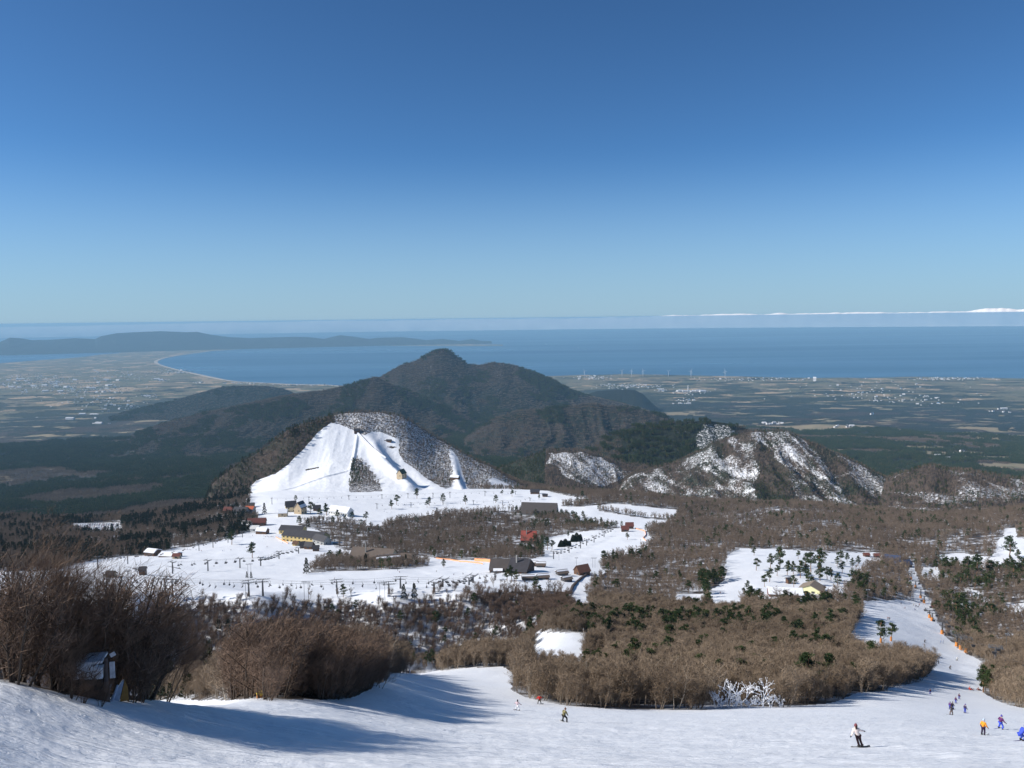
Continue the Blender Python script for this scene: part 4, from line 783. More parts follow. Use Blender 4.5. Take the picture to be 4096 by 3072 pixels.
def region(px, d):
    if px < 420 and d < 200:
        if px < 78: l = 'dark leafless bush at the left picture edge, left of the little shelter'
        elif px < 132: l = 'dark leafless bush around the little shelter and the crash mat'
        elif px < 245: l = 'dark leafless bush between the crash mat and the yellow barrel'
        elif px < 290: l = 'dark leafless bush right behind the yellow barrel'
        else: l = 'dark leafless bush right of the yellow barrel, where the bank curves away'
        return l, 'leafless bushes on the left bank'
    if px < 960:
        l = 'brown leafless tree at the rounded left end of the wood below the run' if px < 590 else ('brown leafless tree at the wood edge left of the frosted trees' if px < 705 else ('brown leafless tree among the frosted trees at the wood edge' if px < 790 else 'brown leafless tree at the right-hand tip of the wood below the run'))
        return l, 'leafless trees of the wood below the run'
    return 'brown leafless tree in the clump at the right edge of the run', 'leafless trees right of the run'
for i in ib:
    x, y, z, d, px, py, kd, h = AT[i]; taken[i] = True; l, gq = region(px, d)
    src = (MIDP[i % 3] if (i % 2 and px > 500) else MIDD[i % 3]) if kd == 3 else (MIDP[i % 3] if (i % 2 and d < 230) else MID[i % 4]); place_tree(src, 6, (x, y, z), h, random.Random(int(i)).uniform(-.6,.6), 'bare_tree', l, gq)
for i in ipn:
    x, y, z, d, px, py, kd, h = AT[i]; taken[i] = True
    l = ('green pine among the brown trees left of the middle run', 'pines left of the middle run') if px < 520 else (('green pine among the brown trees right of the orange-based lift towers', 'pines right of the lift line') if px > 900 else ('green pine in the brown wood %s' % ('left of the snow-roofed building below the park' if px < 660 else ('just below the snowy park' if px < 770 else 'beside the right-hand run')), 'pines in the middle wood'))
    place_tree(PINES[i % 4], 9, (x, y, z), h*1.1, random.Random(int(i)).uniform(0,6), 'pine_tree', l[0], l[1])
def sub(mask, key, name, label, bh, lean_rot=True, mul=1):
    a = AT[mask & ~taken]; rz = RNG.uniform(-.9,.9,len(a)) if lean_rot else RNG.uniform(0,6.28,len(a)); scatter(name, label, key, a[:, :3], a[:,7]/bh*mul, rz)
dA = AT[:,3]; kA = AT[:,6]
sub((dA < 560) & (kA == 0), 'midb', 'wood_below_the_run', 'dense brown leafless wood below the near run', 6)
sub((dA < 560) & (kA == 3), 'midd', 'bushes_of_the_ravine', 'dark leafless bushes on the bank and ravine side', 6)
sub((dA < 700) & (kA == 1), 'pine', 'pines_of_the_near_wood', 'green pines mixed in the near wood', 9, False, 1.1)
sub((dA >= 560) & ((kA == 0) | (kA == 3)), 'farb', 'leafless_woods', 'brown leafless woods around the ski runs', 8)
sub((dA >= 700) & (kA == 1), 'farp', 'pine_woods', 'dark green pines scattered through the woods', 9, False)
sub((kA == 2), 'farc', 'cedar_woods', 'dark cedars in the woods on the left', 9, False, 1.25)
# groves further out
x, y, U, d = candidates(1780, 3600, 34); bz = base_z(U, d); k = np.ones(len(x), bool)
for h in HILLS[:6]: k &= h.ev(U, d) < bz
x, y, U, d, z = x[k], y[k], U[k], d[k], bz[k]; s, px, py = snow_at(x, y, z, d)
v = visible(U, d, z, 10) & (s < .5)
for f in FIELDS: v &= ~inside(px, py, f)
gr = (.92-.9*(fbm(x/500, y/420, 4, 66) > .22))*sstep(2500, 2900, d+120*fbm(x/200, y/200, 3, 5)) > .5
P = np.stack([x, y, z], 1); rz = RNG.uniform(0, 6.28, len(x)); sc = RNG.uniform(.85, 1.15, len(x))
print('GROVES', len(x), v.sum(), (v & gr).sum())
scatter('far_brown_forest', 'brown leafless forest on the plain behind the ski area', 'grovb', P[v & ~gr], sc[v & ~gr], rz[v & ~gr]); scatter('far_green_forest', 'dark green forest on the plain', 'grovg', P[v & gr], sc[v & gr], rz[v & gr])
x, y, U, d = candidates(3600, 6800, 42); bz = base_z(U, d); k = np.ones(len(x), bool)
for h in HILLS: k &= h.ev(U, d) < bz
x, y, U, d, z = x[k], y[k], U[k], d[k], bz[k]; px, py = project(x, y, z); v = visible(U, d, z, 8); v &= RNG.random(len(x)) < .93-.35*(vnoise(x/330, y/180, 77) > .62)
for f in FIELDS: v &= ~inside(px, py, f)
gr = (.92-.9*(fbm(x/500, y/420, 4, 66) > .22)) > .5; P = np.stack([x, y, z], 1); rz = RNG.uniform(0, 6.28, len(x)); sc = RNG.uniform(.85, 1.2, len(x)); print('FARG', v.sum())
scatter('distant_brown_forest', 'brown forest patches on the distant plain', 'grovb', P[v & ~gr], sc[v & ~gr], rz[v & ~gr]); scatter('distant_green_forest', 'dark green forest covering the distant plain', 'grovg', P[v & gr], sc[v & gr], rz[v & gr])
PM_ = []
for h, sp in ((HF, 22), (HB2, 26), (HB, 27), (HE, 34)):
    x, y, U, d = candidates(float(h.dc.min()-h.wf.max()), float(h.dc.max()+150), sp, h.U[0], h.U[-1]); z = h.ev(U, d); k = (z > base_z(U, d)) & visible(U, d, z, 9)
    for o_ in HILLS:
        if o_ is not h: k &= o_.ev(U, d) < z
    x, y, U, d, z = x[k], y[k], U[k], d[k], z[k]; g_ = fbm(x/220, y/260, 4, 86)+.0003*(650-z) > .17; PM_.append((np.stack([x, y, z], 1), g_))
P = np.concatenate([a for a, _ in PM_]); gr = np.concatenate([b for _, b in PM_]); rz = RNG.uniform(0, 6.28, len(P)); sc = RNG.uniform(.8, 1.15, len(P)); print('MNT', len(P))
scatter('mountain_brown_forest', 'brown forest on the mountain slopes', 'smb', P[~gr], sc[~gr], rz[~gr]); scatter('mountain_green_forest', 'dark green forest on the mountain slopes', 'smg', P[gr], sc[gr], rz[gr])
x, y, U, d = candidates(2350, 2960, 26, 560, 800); z = HG.ev(U, d); k = (z > base_z(U, d)) & (z > HH.ev(U, d)) & visible(U, d, z, 9) & (RNG.random(len(x)) < .8); px, py = project(x, y, z); k &= ~inside(px, py, [(704,424),(728,425),(736,432),(720,444),(700,452),(694,440)])
g2 = (px < 735) & ((px > 622) | (RNG.random(len(x)) < .5)); P = np.stack([x, y, z], 1)
scatter('hill_green_forest', 'dark green forest on the hill behind the snowy ridge', 'grovg', P[k & g2], np.full((k & g2).sum(), .8), RNG.uniform(0, 6.28, (k & g2).sum())); scatter('hill_brown_forest', 'brown forest on the hill behind the snowy ridge', 'grovb', P[k & ~g2], np.full((k & ~g2).sum(), .8), RNG.uniform(0, 6.28, (k & ~g2).sum()))
# frosted trees at the edge of the wood
for i, (px, row, hp) in enumerate([(716,706.6,19),(727,706.5,27),(742,706.3,30),(748,706.2,14),(763,706,31),(770,706,15),(780,706,12),(735,706.5,13),(721,706.6,12)]):
    p, d = locate(px, row+1.2, 20, 300); h = hp*d/F_PX*1.15; r = random.Random(i+5); mb = MB(); cr = MB()
    def fb(p_, dd, ln, rad, lv):
        q = p_+dd*ln*.5+rv(r)*ln*.10; e = p_+dd*ln+rv(r)*ln*.12; (mb if lv < 2 else cr).tube([p_, q, e], [rad, rad*.8, rad*.5], 5)
        if lv < 3:
            for k in range(3):
                s2 = (q if k == 0 else e); fb(s2, (dd*.75+rv(r)*.75+Vector((0,0,.15))).normalized(), ln*.62, rad*.62, lv+1)
        if lv > 0: cr.box(e, (rad*4.2, rad*3.2, rad*3), r.uniform(0,3))
    for k in range(2): fb(Vector((r.uniform(-.2,.2),0,-.4)), Vector((r.uniform(-.5,.5), r.uniform(-.3,.3), 1)).normalized(), h*.42, .12, 0)
    root = empty('frosted_tree', p, 0, 'rime-white bare tree, %s from left of the frosted ones at the wood edge' % ordn([716,721,727,735,742,748,763,770,780].index(px)), 'tree', 'frosted trees at the wood edge')
    ob('trunk', mb.mesh('frosted_trunk', FROST), root); ob('crown', cr.mesh('frosted_crown', FROST), root)
# pines that stand by themselves
def lone(lst, label, group, kind='pine', end=''):
    xs = sorted(q[0] for q in lst)
    for i, q in enumerate(lst):
        px, row, hp = q[:3]; kd = q[3] if len(q) > 3 else kind; p, d = locate(px, row, 60, 1765); h = 1.08*hp*d/F_PX; mesh = CEDARS[i % 2] if kd == 'cedar' else (RUSTY[0] if kd == 'rusty' else PINES[i % 4])
        l = ('%s, %s from left' % (label, ordn(xs.index(px)+sum(1 for z_ in lst[:i] if z_[0] == px)))+end) if len(lst) > 1 else label
        if kd != kind: l = l.replace('pine', 'conical cedar')
        place_tree(mesh, 9, p, h, random.Random(i*7+len(lst)).uniform(0,6), 'cedar_tree' if kd != 'pine' else 'pine_tree', l, group)
lone([(417,498.7,10),(396.6,505,9.7),(392,509,8.9),(442.7,503,9.2),(429.6,505.6,8.4),(427,507.7,7),(465.7,504.4,9),(495.6,503,8),(502,495,5),(512,496.7,6.8),(538.8,499.4,5),(296,501,5.5)], 'lone pine on the snow field below the ski hill', 'lone pines below the ski hill')
lone([(252.3,558,14.7),(306.6,574,15,'cedar'),(247,578,6,'cedar'),(251.2,578.4,6.2,'cedar'),(231.8,544.6,13.6),(330,562,11),(340.5,560,10.4),(444,567.4,8.3),(406,566.8,11.7,'cedar'),(366,567,12.7,'cedar')], 'pine standing on the wide lower snow field', 'pines on the lower snow field')
lone([(264.5,514,10,'cedar'),(310.6,514,11.3),(327,516,12),(299,525,8.6),(308,528,9.5,'cedar'),(320,518,9),(338,519,9),(352,520,8),(366,521,9),(437,515.7,7.7,'cedar'),(438.6,544.6,8,'cedar'),(527,533,6.3,'rusty')], 'pine among the lodges beside the ski hill', 'pines among the lodges')
lone([(404,600,15,'cedar'),(414.4,600,16,'cedar'),(512,581,15),(516,582,12),(507,581,12)], 'pine along the front edge of the lower snow field', 'pines along the snow field edge')
lone([(627.5,539.7,6.8),(604,562,11),(614,562,11),(631,562,13),(547.5,550,12.6),(552,550,9.5),(568,537.4,6),(583,517.5,6.3),(645,556,10),(639,560,11),(538,552,11),(530,556,13),(522,554,10)], 'pine beside the small right-hand lift field', 'pines around the small lift field')
lone([(754,555.6,7.7),(756.4,570.5,11.3),(770.4,568,13),(780,568,20),(769.5,582,13),(798,559,7.7),(787,575,13.6),(793.4,574,12),(800,578,16),(811,572,18),(818,570,20),(820,581,16),(794,588,12),(841,563,11),(847,562,8.6),(837,566,9),(842,573,11),(827,580,12),(831,580,11),(837,586,12),(747,590,9),(764.5,587,11),(805,566,12),(808,585,14),(813,590,12),(777,576,10),(858,566,9),(852,568,9),(806,578,13),(824,562,9)], 'tall pine in the snowy park', 'pines in the snowy park')
lone([(880.8,642.8,20),(891,641,16)], 'pine with padded foot standing on the right-hand run', 'padded pines on the run')
lone([(1010,558.8,19),(946,573,13),(957,570,11),(966,575,16),(976.8,578,20),(990,577,14),(1005,575,14),(1014,577,14),(1022,576,15),(930.7,577,7),(936,570,9),(1018,560,9),(998,572,9)], 'pine in the row below the far right run', 'pines in the far right row')
for px, row in ((880.8,642.8),(891,641)):
    p, d = locate(px, row, 60, 900); mb = MB(); mb.tube([p+Vector((0,0,-.3)), p+Vector((0,0,2.2))], [.52,.5], 10); o = ob('tree_pad', mb.mesh('tree_pad', plain('orange_pad', (.58,.23,.06), .7)))
    tag(o, 'orange protective pad round the %s pine on the run' % ('left' if px < 885 else 'right'), 'pad', 'tree pads on the run')
# ------------------------------------------------------------------ people
def mper(px, d): return px*d/F_PX
PEOPLE = [ # px, foot row, height px, facing deg (0 = away), pose, jacket, trousers, hat, board/skis, label
 (541-23.5,710.5,11.9,20,'wide',(.62,.48,.52),(.80,.80,.82),(.06,.03,.03),('b',(.30,.28,.30)),'person in pale pink jacket and white trousers, snowboarding below the wood edge'),
 (539.5,704.2,10.7,-10,'wide',(.62,.02,.015),(.06,.055,.05),(.05,.04,.04),('b',(.2,.2,.2)),'person in bright red jacket beside the wood edge'),
 (564,722,15.6,40,'camo',CAMO,(.025,.022,.02),(.16,.08,.05),('b',(.5,.5,.5)),'person in camouflage jacket crouching on a snowboard in the middle of the run'),
 (857,747.5,24.5,-5,'armout',(.86,.74,.68),(.025,.012,.016),(.20,.06,.07),('b',(.15,.15,.15)),'person in cream white jacket and black trousers with one arm out, nearest to the camera'),
 (983,735.3,15.8,60,'stand',(.85,.32,.03),(.035,.02,.05),(.45,.55,.68),('s',(.5,.5,.45)),'person in orange vest and dark trousers standing on skis'),
 (1000.5,729.2,13.6,75,'wide',(.12,.03,.12),(.05,.10,.62),(.10,.08,.40),('s',(.2,.2,.4)),'person in purple jacket and blue trousers leaning forward, right of the orange vest'),
 (1022,741,15.5,80,'crouch',(.06,.10,.55),(.05,.09,.5),(.06,.08,.35),('s',(.1,.1,.2)),'person in blue bending over, cut by the right picture edge'),
 (951.4,714.8,9.0,-60,'tuck',(.06,.05,.055),(.20,.16,.15),(.02,.02,.02),('s',(.3,.3,.3)),'person in black jacket and grey trousers racing low'),
 (949.8,709.4,7.6,60,'stand',(.10,.04,.18),(.06,.09,.45),(.06,.06,.2),('s',(.2,.2,.3)),'person in purple and blue, left one of the close pair'),
 (952.4,709.6,7.8,60,'stand',(.07,.06,.07),(.05,.08,.35),(.03,.03,.05),('s',(.2,.2,.3)),'person in black and blue, right one of the close pair'),
 (955.6,703.4,6.4,60,'stand',(.08,.03,.08),(.06,.08,.40),(.10,.04,.04),('s',(.2,.2,.3)),'person in dark jacket and blue trousers just beyond the close pair'),
 (959,699.2,5.6,60,'stand',(.10,.04,.06),(.05,.06,.30),(.06,.03,.08),('s',(.2,.2,.3)),'person in dark jacket, topmost of the blue-trousered file'),
 (964.8,713.2,9.0,70,'stand',(.05,.04,.10),(.05,.08,.40),(.10,.05,.25),('s',(.2,.2,.3)),'person in navy and blue standing right of the racing one'),
 (930.3,694.2,5.6,-40,'wide',(.10,.03,.03),(.06,.08,.35),(.05,.05,.1),('s',(.2,.2,.3)),'person in dark red and blue alone near the wood shadow'),
 (971,690.2,4.2,90,'sit',(.75,.08,.04),(.6,.08,.04),(.5,.1,.1),('b',(.5,.5,.55)),'person in red sitting on the snow near the right clump'),
 (979,690.5,3.6,60,'sit',(.15,.05,.04),(.05,.04,.04),(.2,.1,.1),('b',(.2,.15,.15)),'person in dark brown sitting beside the right clump'),
 (938.5,664.2,4.4,-60,'tuck',(.04,.05,.07),(.04,.04,.05),(.03,.03,.03),('s',(.2,.2,.2)),'person in black turning on the right-hand run near the wood'),
 (950,669.4,4.4,60,'crouch',(.05,.04,.04),(.03,.03,.03),(.08,.04,.04),('s',(.2,.2,.2)),'person in black carving in the middle of the right-hand run'),
 (957,660.6,3.9,60,'crouch',(.55,.55,.52),(.30,.28,.25),(.5,.5,.5),('b',(.2,.2,.2)),'person in white crouching below the three orange-based towers'),
 (924.7,642.6,3.4,60,'crouch',(.06,.05,.05),(.03,.03,.03),(.1,.06,.05),('s',(.2,.2,.2)),'person in black level with the padded pines'),
 (940.6,643.3,3.4,0,'stand',(.35,.45,.65),(.3,.35,.5),(.3,.3,.4),('s',(.3,.3,.3)),'person in pale blue, left of the pale pair'),
 (943.0,643.3,3.4,0,'stand',(.45,.52,.68),(.35,.4,.5),(.3,.3,.4),('s',(.3,.3,.3)),'person in very pale blue, right of the pale pair'),
 (888.0,619.7,3.0,0,'stand',(.30,.08,.06),(.06,.05,.05),(.1,.05,.05),('s',(.2,.2,.2)),'person in dull red, left of two standing by the pine shadows'),
 (889.6,619.9,3.0,0,'stand',(.08,.06,.08),(.04,.04,.05),(.1,.05,.05),('s',(.2,.2,.2)),'person in black, right of two standing by the pine shadows'),
]
for (px, row, hp, fa, pose, jk, tr, ht, gear, lab) in PEOPLE:
    p, d = locate(px, row, 20, 700); top = {'stand':1.85,'wide':1.77,'crouch':1.50,'armout':1.82,'camo':1.69,'tuck':1.38,'sit':1.07}[pose]
    sc = min(max(mper(hp, d)/top, .72), 1.32)
    person(p+Vector((0,0,-.01*sc+.1*0)), R(-fa), pose, jk, tr, ht, lab, 'skiers and snowboarders on the near runs', board=gear[1] if gear[0] == 'b' else None, skis=gear[1] if gear[0] == 's' else None, hair=(.03,.02,.018) if px in (517.5, 857) else None, size=sc, slim=.92 if px in (517.5, 857) else 1.0)
FARP_ = [(901,604.8),(905,609.2),(915,610.4),(913.7,606),(915.9,607),(918,607.6),(919.2,605.8),(885,636),(883,641),(880,646),
 (264,536.8),(265.6,537.2),(267.2,537),(268.8,537.4),(270.2,537.1),(271.6,537.2),(273,537.4),(279,537.5),(281,538),(282.6,538.4),(285.6,538.4),(254.6,532.6),(252.5,536),(264,539.2),
 (184.8,547),(186.4,547.2),(186.2,549.8),(187.6,550),(189.2,550.2),(190.8,550.4),(196,550.4),(201.3,551.6),(222.8,551.4),(224.2,551),(231,550.6),(214,566.8),(267,547.6),(282.5,543.6),(334.4,579.4),(334.4,583.2),
 (397.8,571),(399.5,572.8),(366.6,571),(436.4,572.2),(453.7,575.2),(463,574.8),(119.8,575.4),(108,576),(453.6,507),(418,503),(421,504),(424,503.5),(432,508),(433.4,508.2),(435,508.1),(387,513),(376,504),(384.3,511.8),(391,512.4),(301,506),(288,507),(720.4,594),(705.3,585)]
FV = [((.06,.05,.07),(.03,.03,.04)),((.35,.06,.05),(.04,.04,.05)),((.05,.09,.30),(.04,.05,.10)),((.55,.52,.48),(.05,.05,.06)),((.10,.05,.14),(.05,.05,.07))]
def where(px, row):
    if px in (720.4,705.3): return 'tiny skier at the %s end of the snowy park' % ('upper right' if px == 720.4 else 'lower left')
    if px > 860: return 'tiny skier at the far top end of the right-hand run'
    if px > 650: return 'tiny skier in the snowy park'
    if row < 516: return 'tiny skier on the snow field below the ski hill'
    if 250 < px < 290: return 'tiny skier queueing beside the yellow lodge'
    if px < 250: return 'tiny skier on the left part of the lower snow field'
    return 'tiny skier on the right part of the lower snow field'
for i, (px, row) in enumerate(FARP_):
    p, d = locate(px, row, 450, 1765); a = FV[i % 5]; person(p, R(i*47 % 360), ('stand','wide','crouch')[i % 3], a[0], a[1], (.04,.04,.05), where(px, row), where(px, row).replace('tiny skier', 'tiny skiers'), full=False, size=1.15)
# ------------------------------------------------------------------ ski lifts
STEEL = plain('grey_steel', (.16,.16,.165), .55, .4, .15, metal=.2); DSTEEL = plain('dark_steel', (.07,.07,.075), .6, .3, .15); ORP = plain('orange_pad_cloth', (.58,.23,.06), .7, var=.1); CABLE = plain('cable', (.08,.08,.085), .6, var=.05); BLACKP = plain('black_plastic', (.03,.03,.035), .5, var=.1); CONC = plain('concrete', (.34,.33,.31), .9)
def tower(p, h, dirn, label, group, wide=4.2, train=3.2, pad=False, thick=.32, frame=False):
    rz = math.atan2(dirn.y, dirn.x); r = empty('lift_tower', p, rz, label, 'lift tower', group)
    mb = MB(); mb.tube([(0,0,-.8),(0,0,h*.5),(0,0,h)], [thick*1.25, thick, thick*.8], 10); ob('pole', mb.mesh('tower_pole', DSTEEL, smooth=True), r)
    mb = MB(); mb.box((0,0,h+.15), (.4,wide,.42)); ob('crossarm', mb.mesh('tower_crossarm', STEEL), r)
    if frame:
        mb = MB()
        for s in (-1, 1): mb.tube([(s*.9,-wide*.62,h+1.3),(s*.9,wide*.62,h+1.3)], .09, 4); mb.tube([(s*.9,-wide*.6,h+1.3),(0,-wide*.3,h)], .08, 4); mb.tube([(s*.9,wide*.6,h+1.3),(0,wide*.3,h)], .08, 4)
        for k in range(5): yy = (-.62+.31*k)*wide; mb.tube([(-.9,yy,h+1.3),(.9,yy,h+1.3)], .07, 4)
        ob('lifting_frame', mb.mesh('lifting_frame', STEEL), r)
    for s in (-1, 1):
        mb = MB(); mb.box((0,s*wide/2,h+.5), (train,.22,.22)); mb.box((0,s*(wide/2+.45),h+.2), (train*1.15,.5,.08))
        for k in range(5): x = (-.42+.21*k)*train; mb.tube([(x,s*wide/2-.12,h+.62),(x,s*wide/2+.12,h+.62)], .22, 8)
        for e in (-1, 1): mb.tube([(e*train*.5,s*wide/2,h+.5),(e*train*.72,s*wide/2,h+.95)], .09, 4)
        ob('sheave_train', mb.mesh('sheave_train', STEEL), r)
    mb = MB(); mb.box((0,-thick-.15,h*.5), (.4,.06,h*.94)); ob('ladder', mb.mesh('tower_ladder', STEEL), r)
    if pad: mb = MB(); mb.tube([(0,0,-.4),(0,0,2.6)], [thick*2.3, thick*2.1], 8); mb.box((0,0,.2),(thick*4.2,thick*4.2,.5)); ob('pad', mb.mesh('tower_pad', ORP), r)
    return r
def chair_meshes():
    a = MB(); a.tube([(0,0,0),(0,0,-.9),(.35,0,-1.5)], .07, 5); a.tube([(.35,-.95,-1.55),(.35,.95,-1.55)], .06, 5)
    for s in (-1, 1): a.tube([(.35,s*.95,-1.55),(.38,s*.95,-2.5),(-.25,s*.95,-2.62)], .06, 5)
    b = MB(); b.box((.05,0,-2.62), (.55,1.9,.16)); c = MB(); c.box((.38,0,-2.2), (.14,1.9,.62)); return a.mesh('chair_hanger', STEEL), b.mesh('chair_seat', BLACKP), c.mesh('chair_backrest', BLACKP)
def bubble_mesh():
    m = MB(); n = 7
    vs = []; fs = []
    for i in range(n+1):
        t = math.pi*(.02+.72*i/n); vs += [(-.95*math.cos(t)*.9+.1, -1.2, -2.5+1.5*math.sin(t)), (-.95*math.cos(t)*.9+.1, 1.2, -2.5+1.5*math.sin(t))]
    for i in range(n): fs.append((2*i, 2*i+1, 2*i+3, 2*i+2))
    fs += [tuple(range(0, 2*n+2, 2)), tuple(range(2*n+1, 0, -2))]; m.add(vs, fs); return m.mesh('chair_hood', BLACKP)
CH = chair_meshes(); HOOD = bubble_mesh()
def chair(p, rz, label, group, hood=False, size=1.0):
    r = empty('lift_chair', p, rz, label, 'lift chair', group, size)
    for nm, m in zip(('hanger','seat','backrest'), CH): o = bpy.data.objects.new(nm, m); C.objects.link(o); o.parent = r
    if hood: o = bpy.data.objects.new('hood', HOOD); C.objects.link(o); o.parent = r
NCH = [0]
def lift(lst, name, sp=13.5, wide=4.2, train=3.2, pad=False, hood=False, chairs=True, size=1.0, frame=False, thick=.32, csize=1.0, maxd=1e9):
    T_ = []
    for px, row, top in lst:
        p, d = locate(px, row, 300, 1765); h = max(5.5, mper(row-top, d)*1.02-1.0); T_.append((p, h, d, px))
    n = len(T_); order = sorted(range(n), key=lambda i: T_[i][3]); tops = []
    for i, (p, h, d, px) in enumerate(T_):
        a = T_[max(i-1, 0)][0]; b = T_[min(i+1, n-1)][0]; dr = (b-a); dr.z = 0; dr.normalize()
        tower(p, h, dr, 'lift tower of the %s, %s from left' % (name, ordn(order.index(i))), 'towers of the '+name, wide, train, pad, thick, frame); tops.append((p+Vector((0,0,h+.8)), dr))
    for s in (-1, 1):
        pts = []
        for i in range(n-1):
            a, da = tops[i]; b, db = tops[i+1]; na = Vector((-da.y, da.x, 0))*s*wide/2; nb = Vector((-db.y, db.x, 0))*s*wide/2; L_ = (b-a).length; m_ = 10
            for k in range(m_+(i == n-2)): f = k/m_; pts.append((a+na).lerp(b+nb, f)-Vector((0,0,4*f*(1-f)*L_*.018)))
        mb = MB(); mb.tube(pts, .045, 4, cap=False); o = ob('lift_cable', mb.mesh('lift_cable', CABLE)); tag(o, '%s haul cable of the %s' % ('near' if s < 0 else 'far', name), 'cable', 'cables of the '+name)
        if not chairs: continue
        acc = sp*(.3 if s < 0 else .8)
        for i in range(len(pts)-1):
            L_ = (pts[i+1]-pts[i]).length; dr = pts[i+1]-pts[i]
            while acc < L_:
                q = pts[i].lerp(pts[i+1], acc/L_); acc += sp
                pj = project(q.x, q.y, q.z)
                if not (-10 < pj[0][0] < 1034): continue
                chair(q, math.atan2(dr.y, dr.x)+(0 if s < 0 else math.pi), 'empty two-seat chair hanging from the %s' % name, 'chairs of the '+name, hood, csize); NCH[0] += 1
            acc -= L_
lift([(61,591,573.7),(165.5,594.5,577.8),(249,596,581),(337,594,580),(400.5,588.5,577),(442.7,587,579),(473,583,574),(495,580,573)], 'front lift behind the ravine trees', 16, 5.2, 7, thick=.55, csize=1.15)
lift([(68,596.7,580),(172.7,597.2,581),(263,596,580),(389,594,582),(434,591.6,581),(469,585,577)], 'front lift nearest the ravine', 17, 5.2, 7, thick=.55, csize=1.15)
lift([(172.7,573.7,562),(208,571,560),(240,568,558),(260.7,565.9,557),(279,559,551),(298.6,553.5,547)], 'middle lift ending at the small dark huts', 14, 4.6, 4, thick=.45, csize=1.25)
lift([(97.7,568,557),(127.8,564,555),(199,551,543.7),(213,547.8,541.5),(228,542.8,536.5),(242.4,537.4,531)], 'lift along the left wood edge', 30, 4.2, 2.6)
lift([(272,504.4,498),(309,502.6,497),(349,500,495.4),(382,498.7,494.5),(408,498.3,493.5),(433,497.6,493),(450,498,492),(485,496,491),(515.5,494.4,491)], 'farther lift below the ski hill', 30, 4.2, 3, thick=.45, csize=1.2)
lift([(377,509,503.6),(411,507.4,502.5),(443,505,501.5),(473.4,504.8,500.5),(502.6,504.8,500.6),(530,501,499)], 'nearer lift below the ski hill', 30, 4.2, 3, thick=.45, csize=1.2)
lift([(553.5,559,550.5),(569,553,545.7),(580.5,548.4,541),(586.5,545.5,538.5),(594,542.4,535.4),(604,537,530),(611,532,527)], 'small lift beside the clipped hedges', 18, 5.6, 3, thick=.42, csize=1.2)
lift([(1052,706,676),(995,667.7,648.4),(966,652.5,639),(960.7,649.6,637),(956.6,646.4,634.5),(942,634,622),(932,621,613.5),(929.5,618,610.5),(924,603,596),(920.6,598,589),(915.5,588,581),(911,579.6,574)], 'lift along the right-hand run', 55, 5.0, 3, pad=True, hood=True, frame=True, thick=.42, csize=.8)
print('CHAIRS', NCH[0])
# ------------------------------------------------------------------ buildings
def colm(c, v=.12): return cloth(c) if v == .12 else plain('paint', c, .8, var=v, sc=.6)
WHITE = plain('white_wall', (.72,.72,.70), .8, var=.06, sc=.4); CREAM = plain('cream_wall', (.66,.56,.36), .8, var=.08, sc=.4); YEL = plain('yellow_wall', (.60,.46,.20), .8, var=.08, sc=.4); TAN = plain('tan_wall', (.52,.41,.27), .8, var=.1, sc=.4); BRN = plain('brown_wood_wall', (.12,.065,.04), .8, var=.2, sc=1); GRYW = plain('grey_wall', (.34,.34,.33), .8, var=.1, sc=.4)
ROOFD = plain('dark_metal_roof', (.045,.042,.048), .6, .3, .15, .3); ROOFB = plain('brown_metal_roof', (.13,.10,.08), .6, .3, .12, .3); ROOFG = plain('grey_metal_roof', (.085,.072,.066), .6, .3, .1, .3); ROOFR = plain('red_metal_roof', (.30,.065,.045), .6, .3, .1, .3); ROOFN = plain('blue_grey_metal_roof', (.06,.075,.13), .5, .4, .1, .3); ROOFO = plain('orange_red_roof', (.45,.12,.06), .7, .2, .1, .5); SNOWM = plain('roof_snow', (.83,.85,.89), .8, var=.04, sc=.5); GLS = plain('dark_glass', (.03,.04,.05), .15, .6, .1); MAROON = plain('maroon_wall', (.15,.055,.045), .8, var=.1, sc=.6)
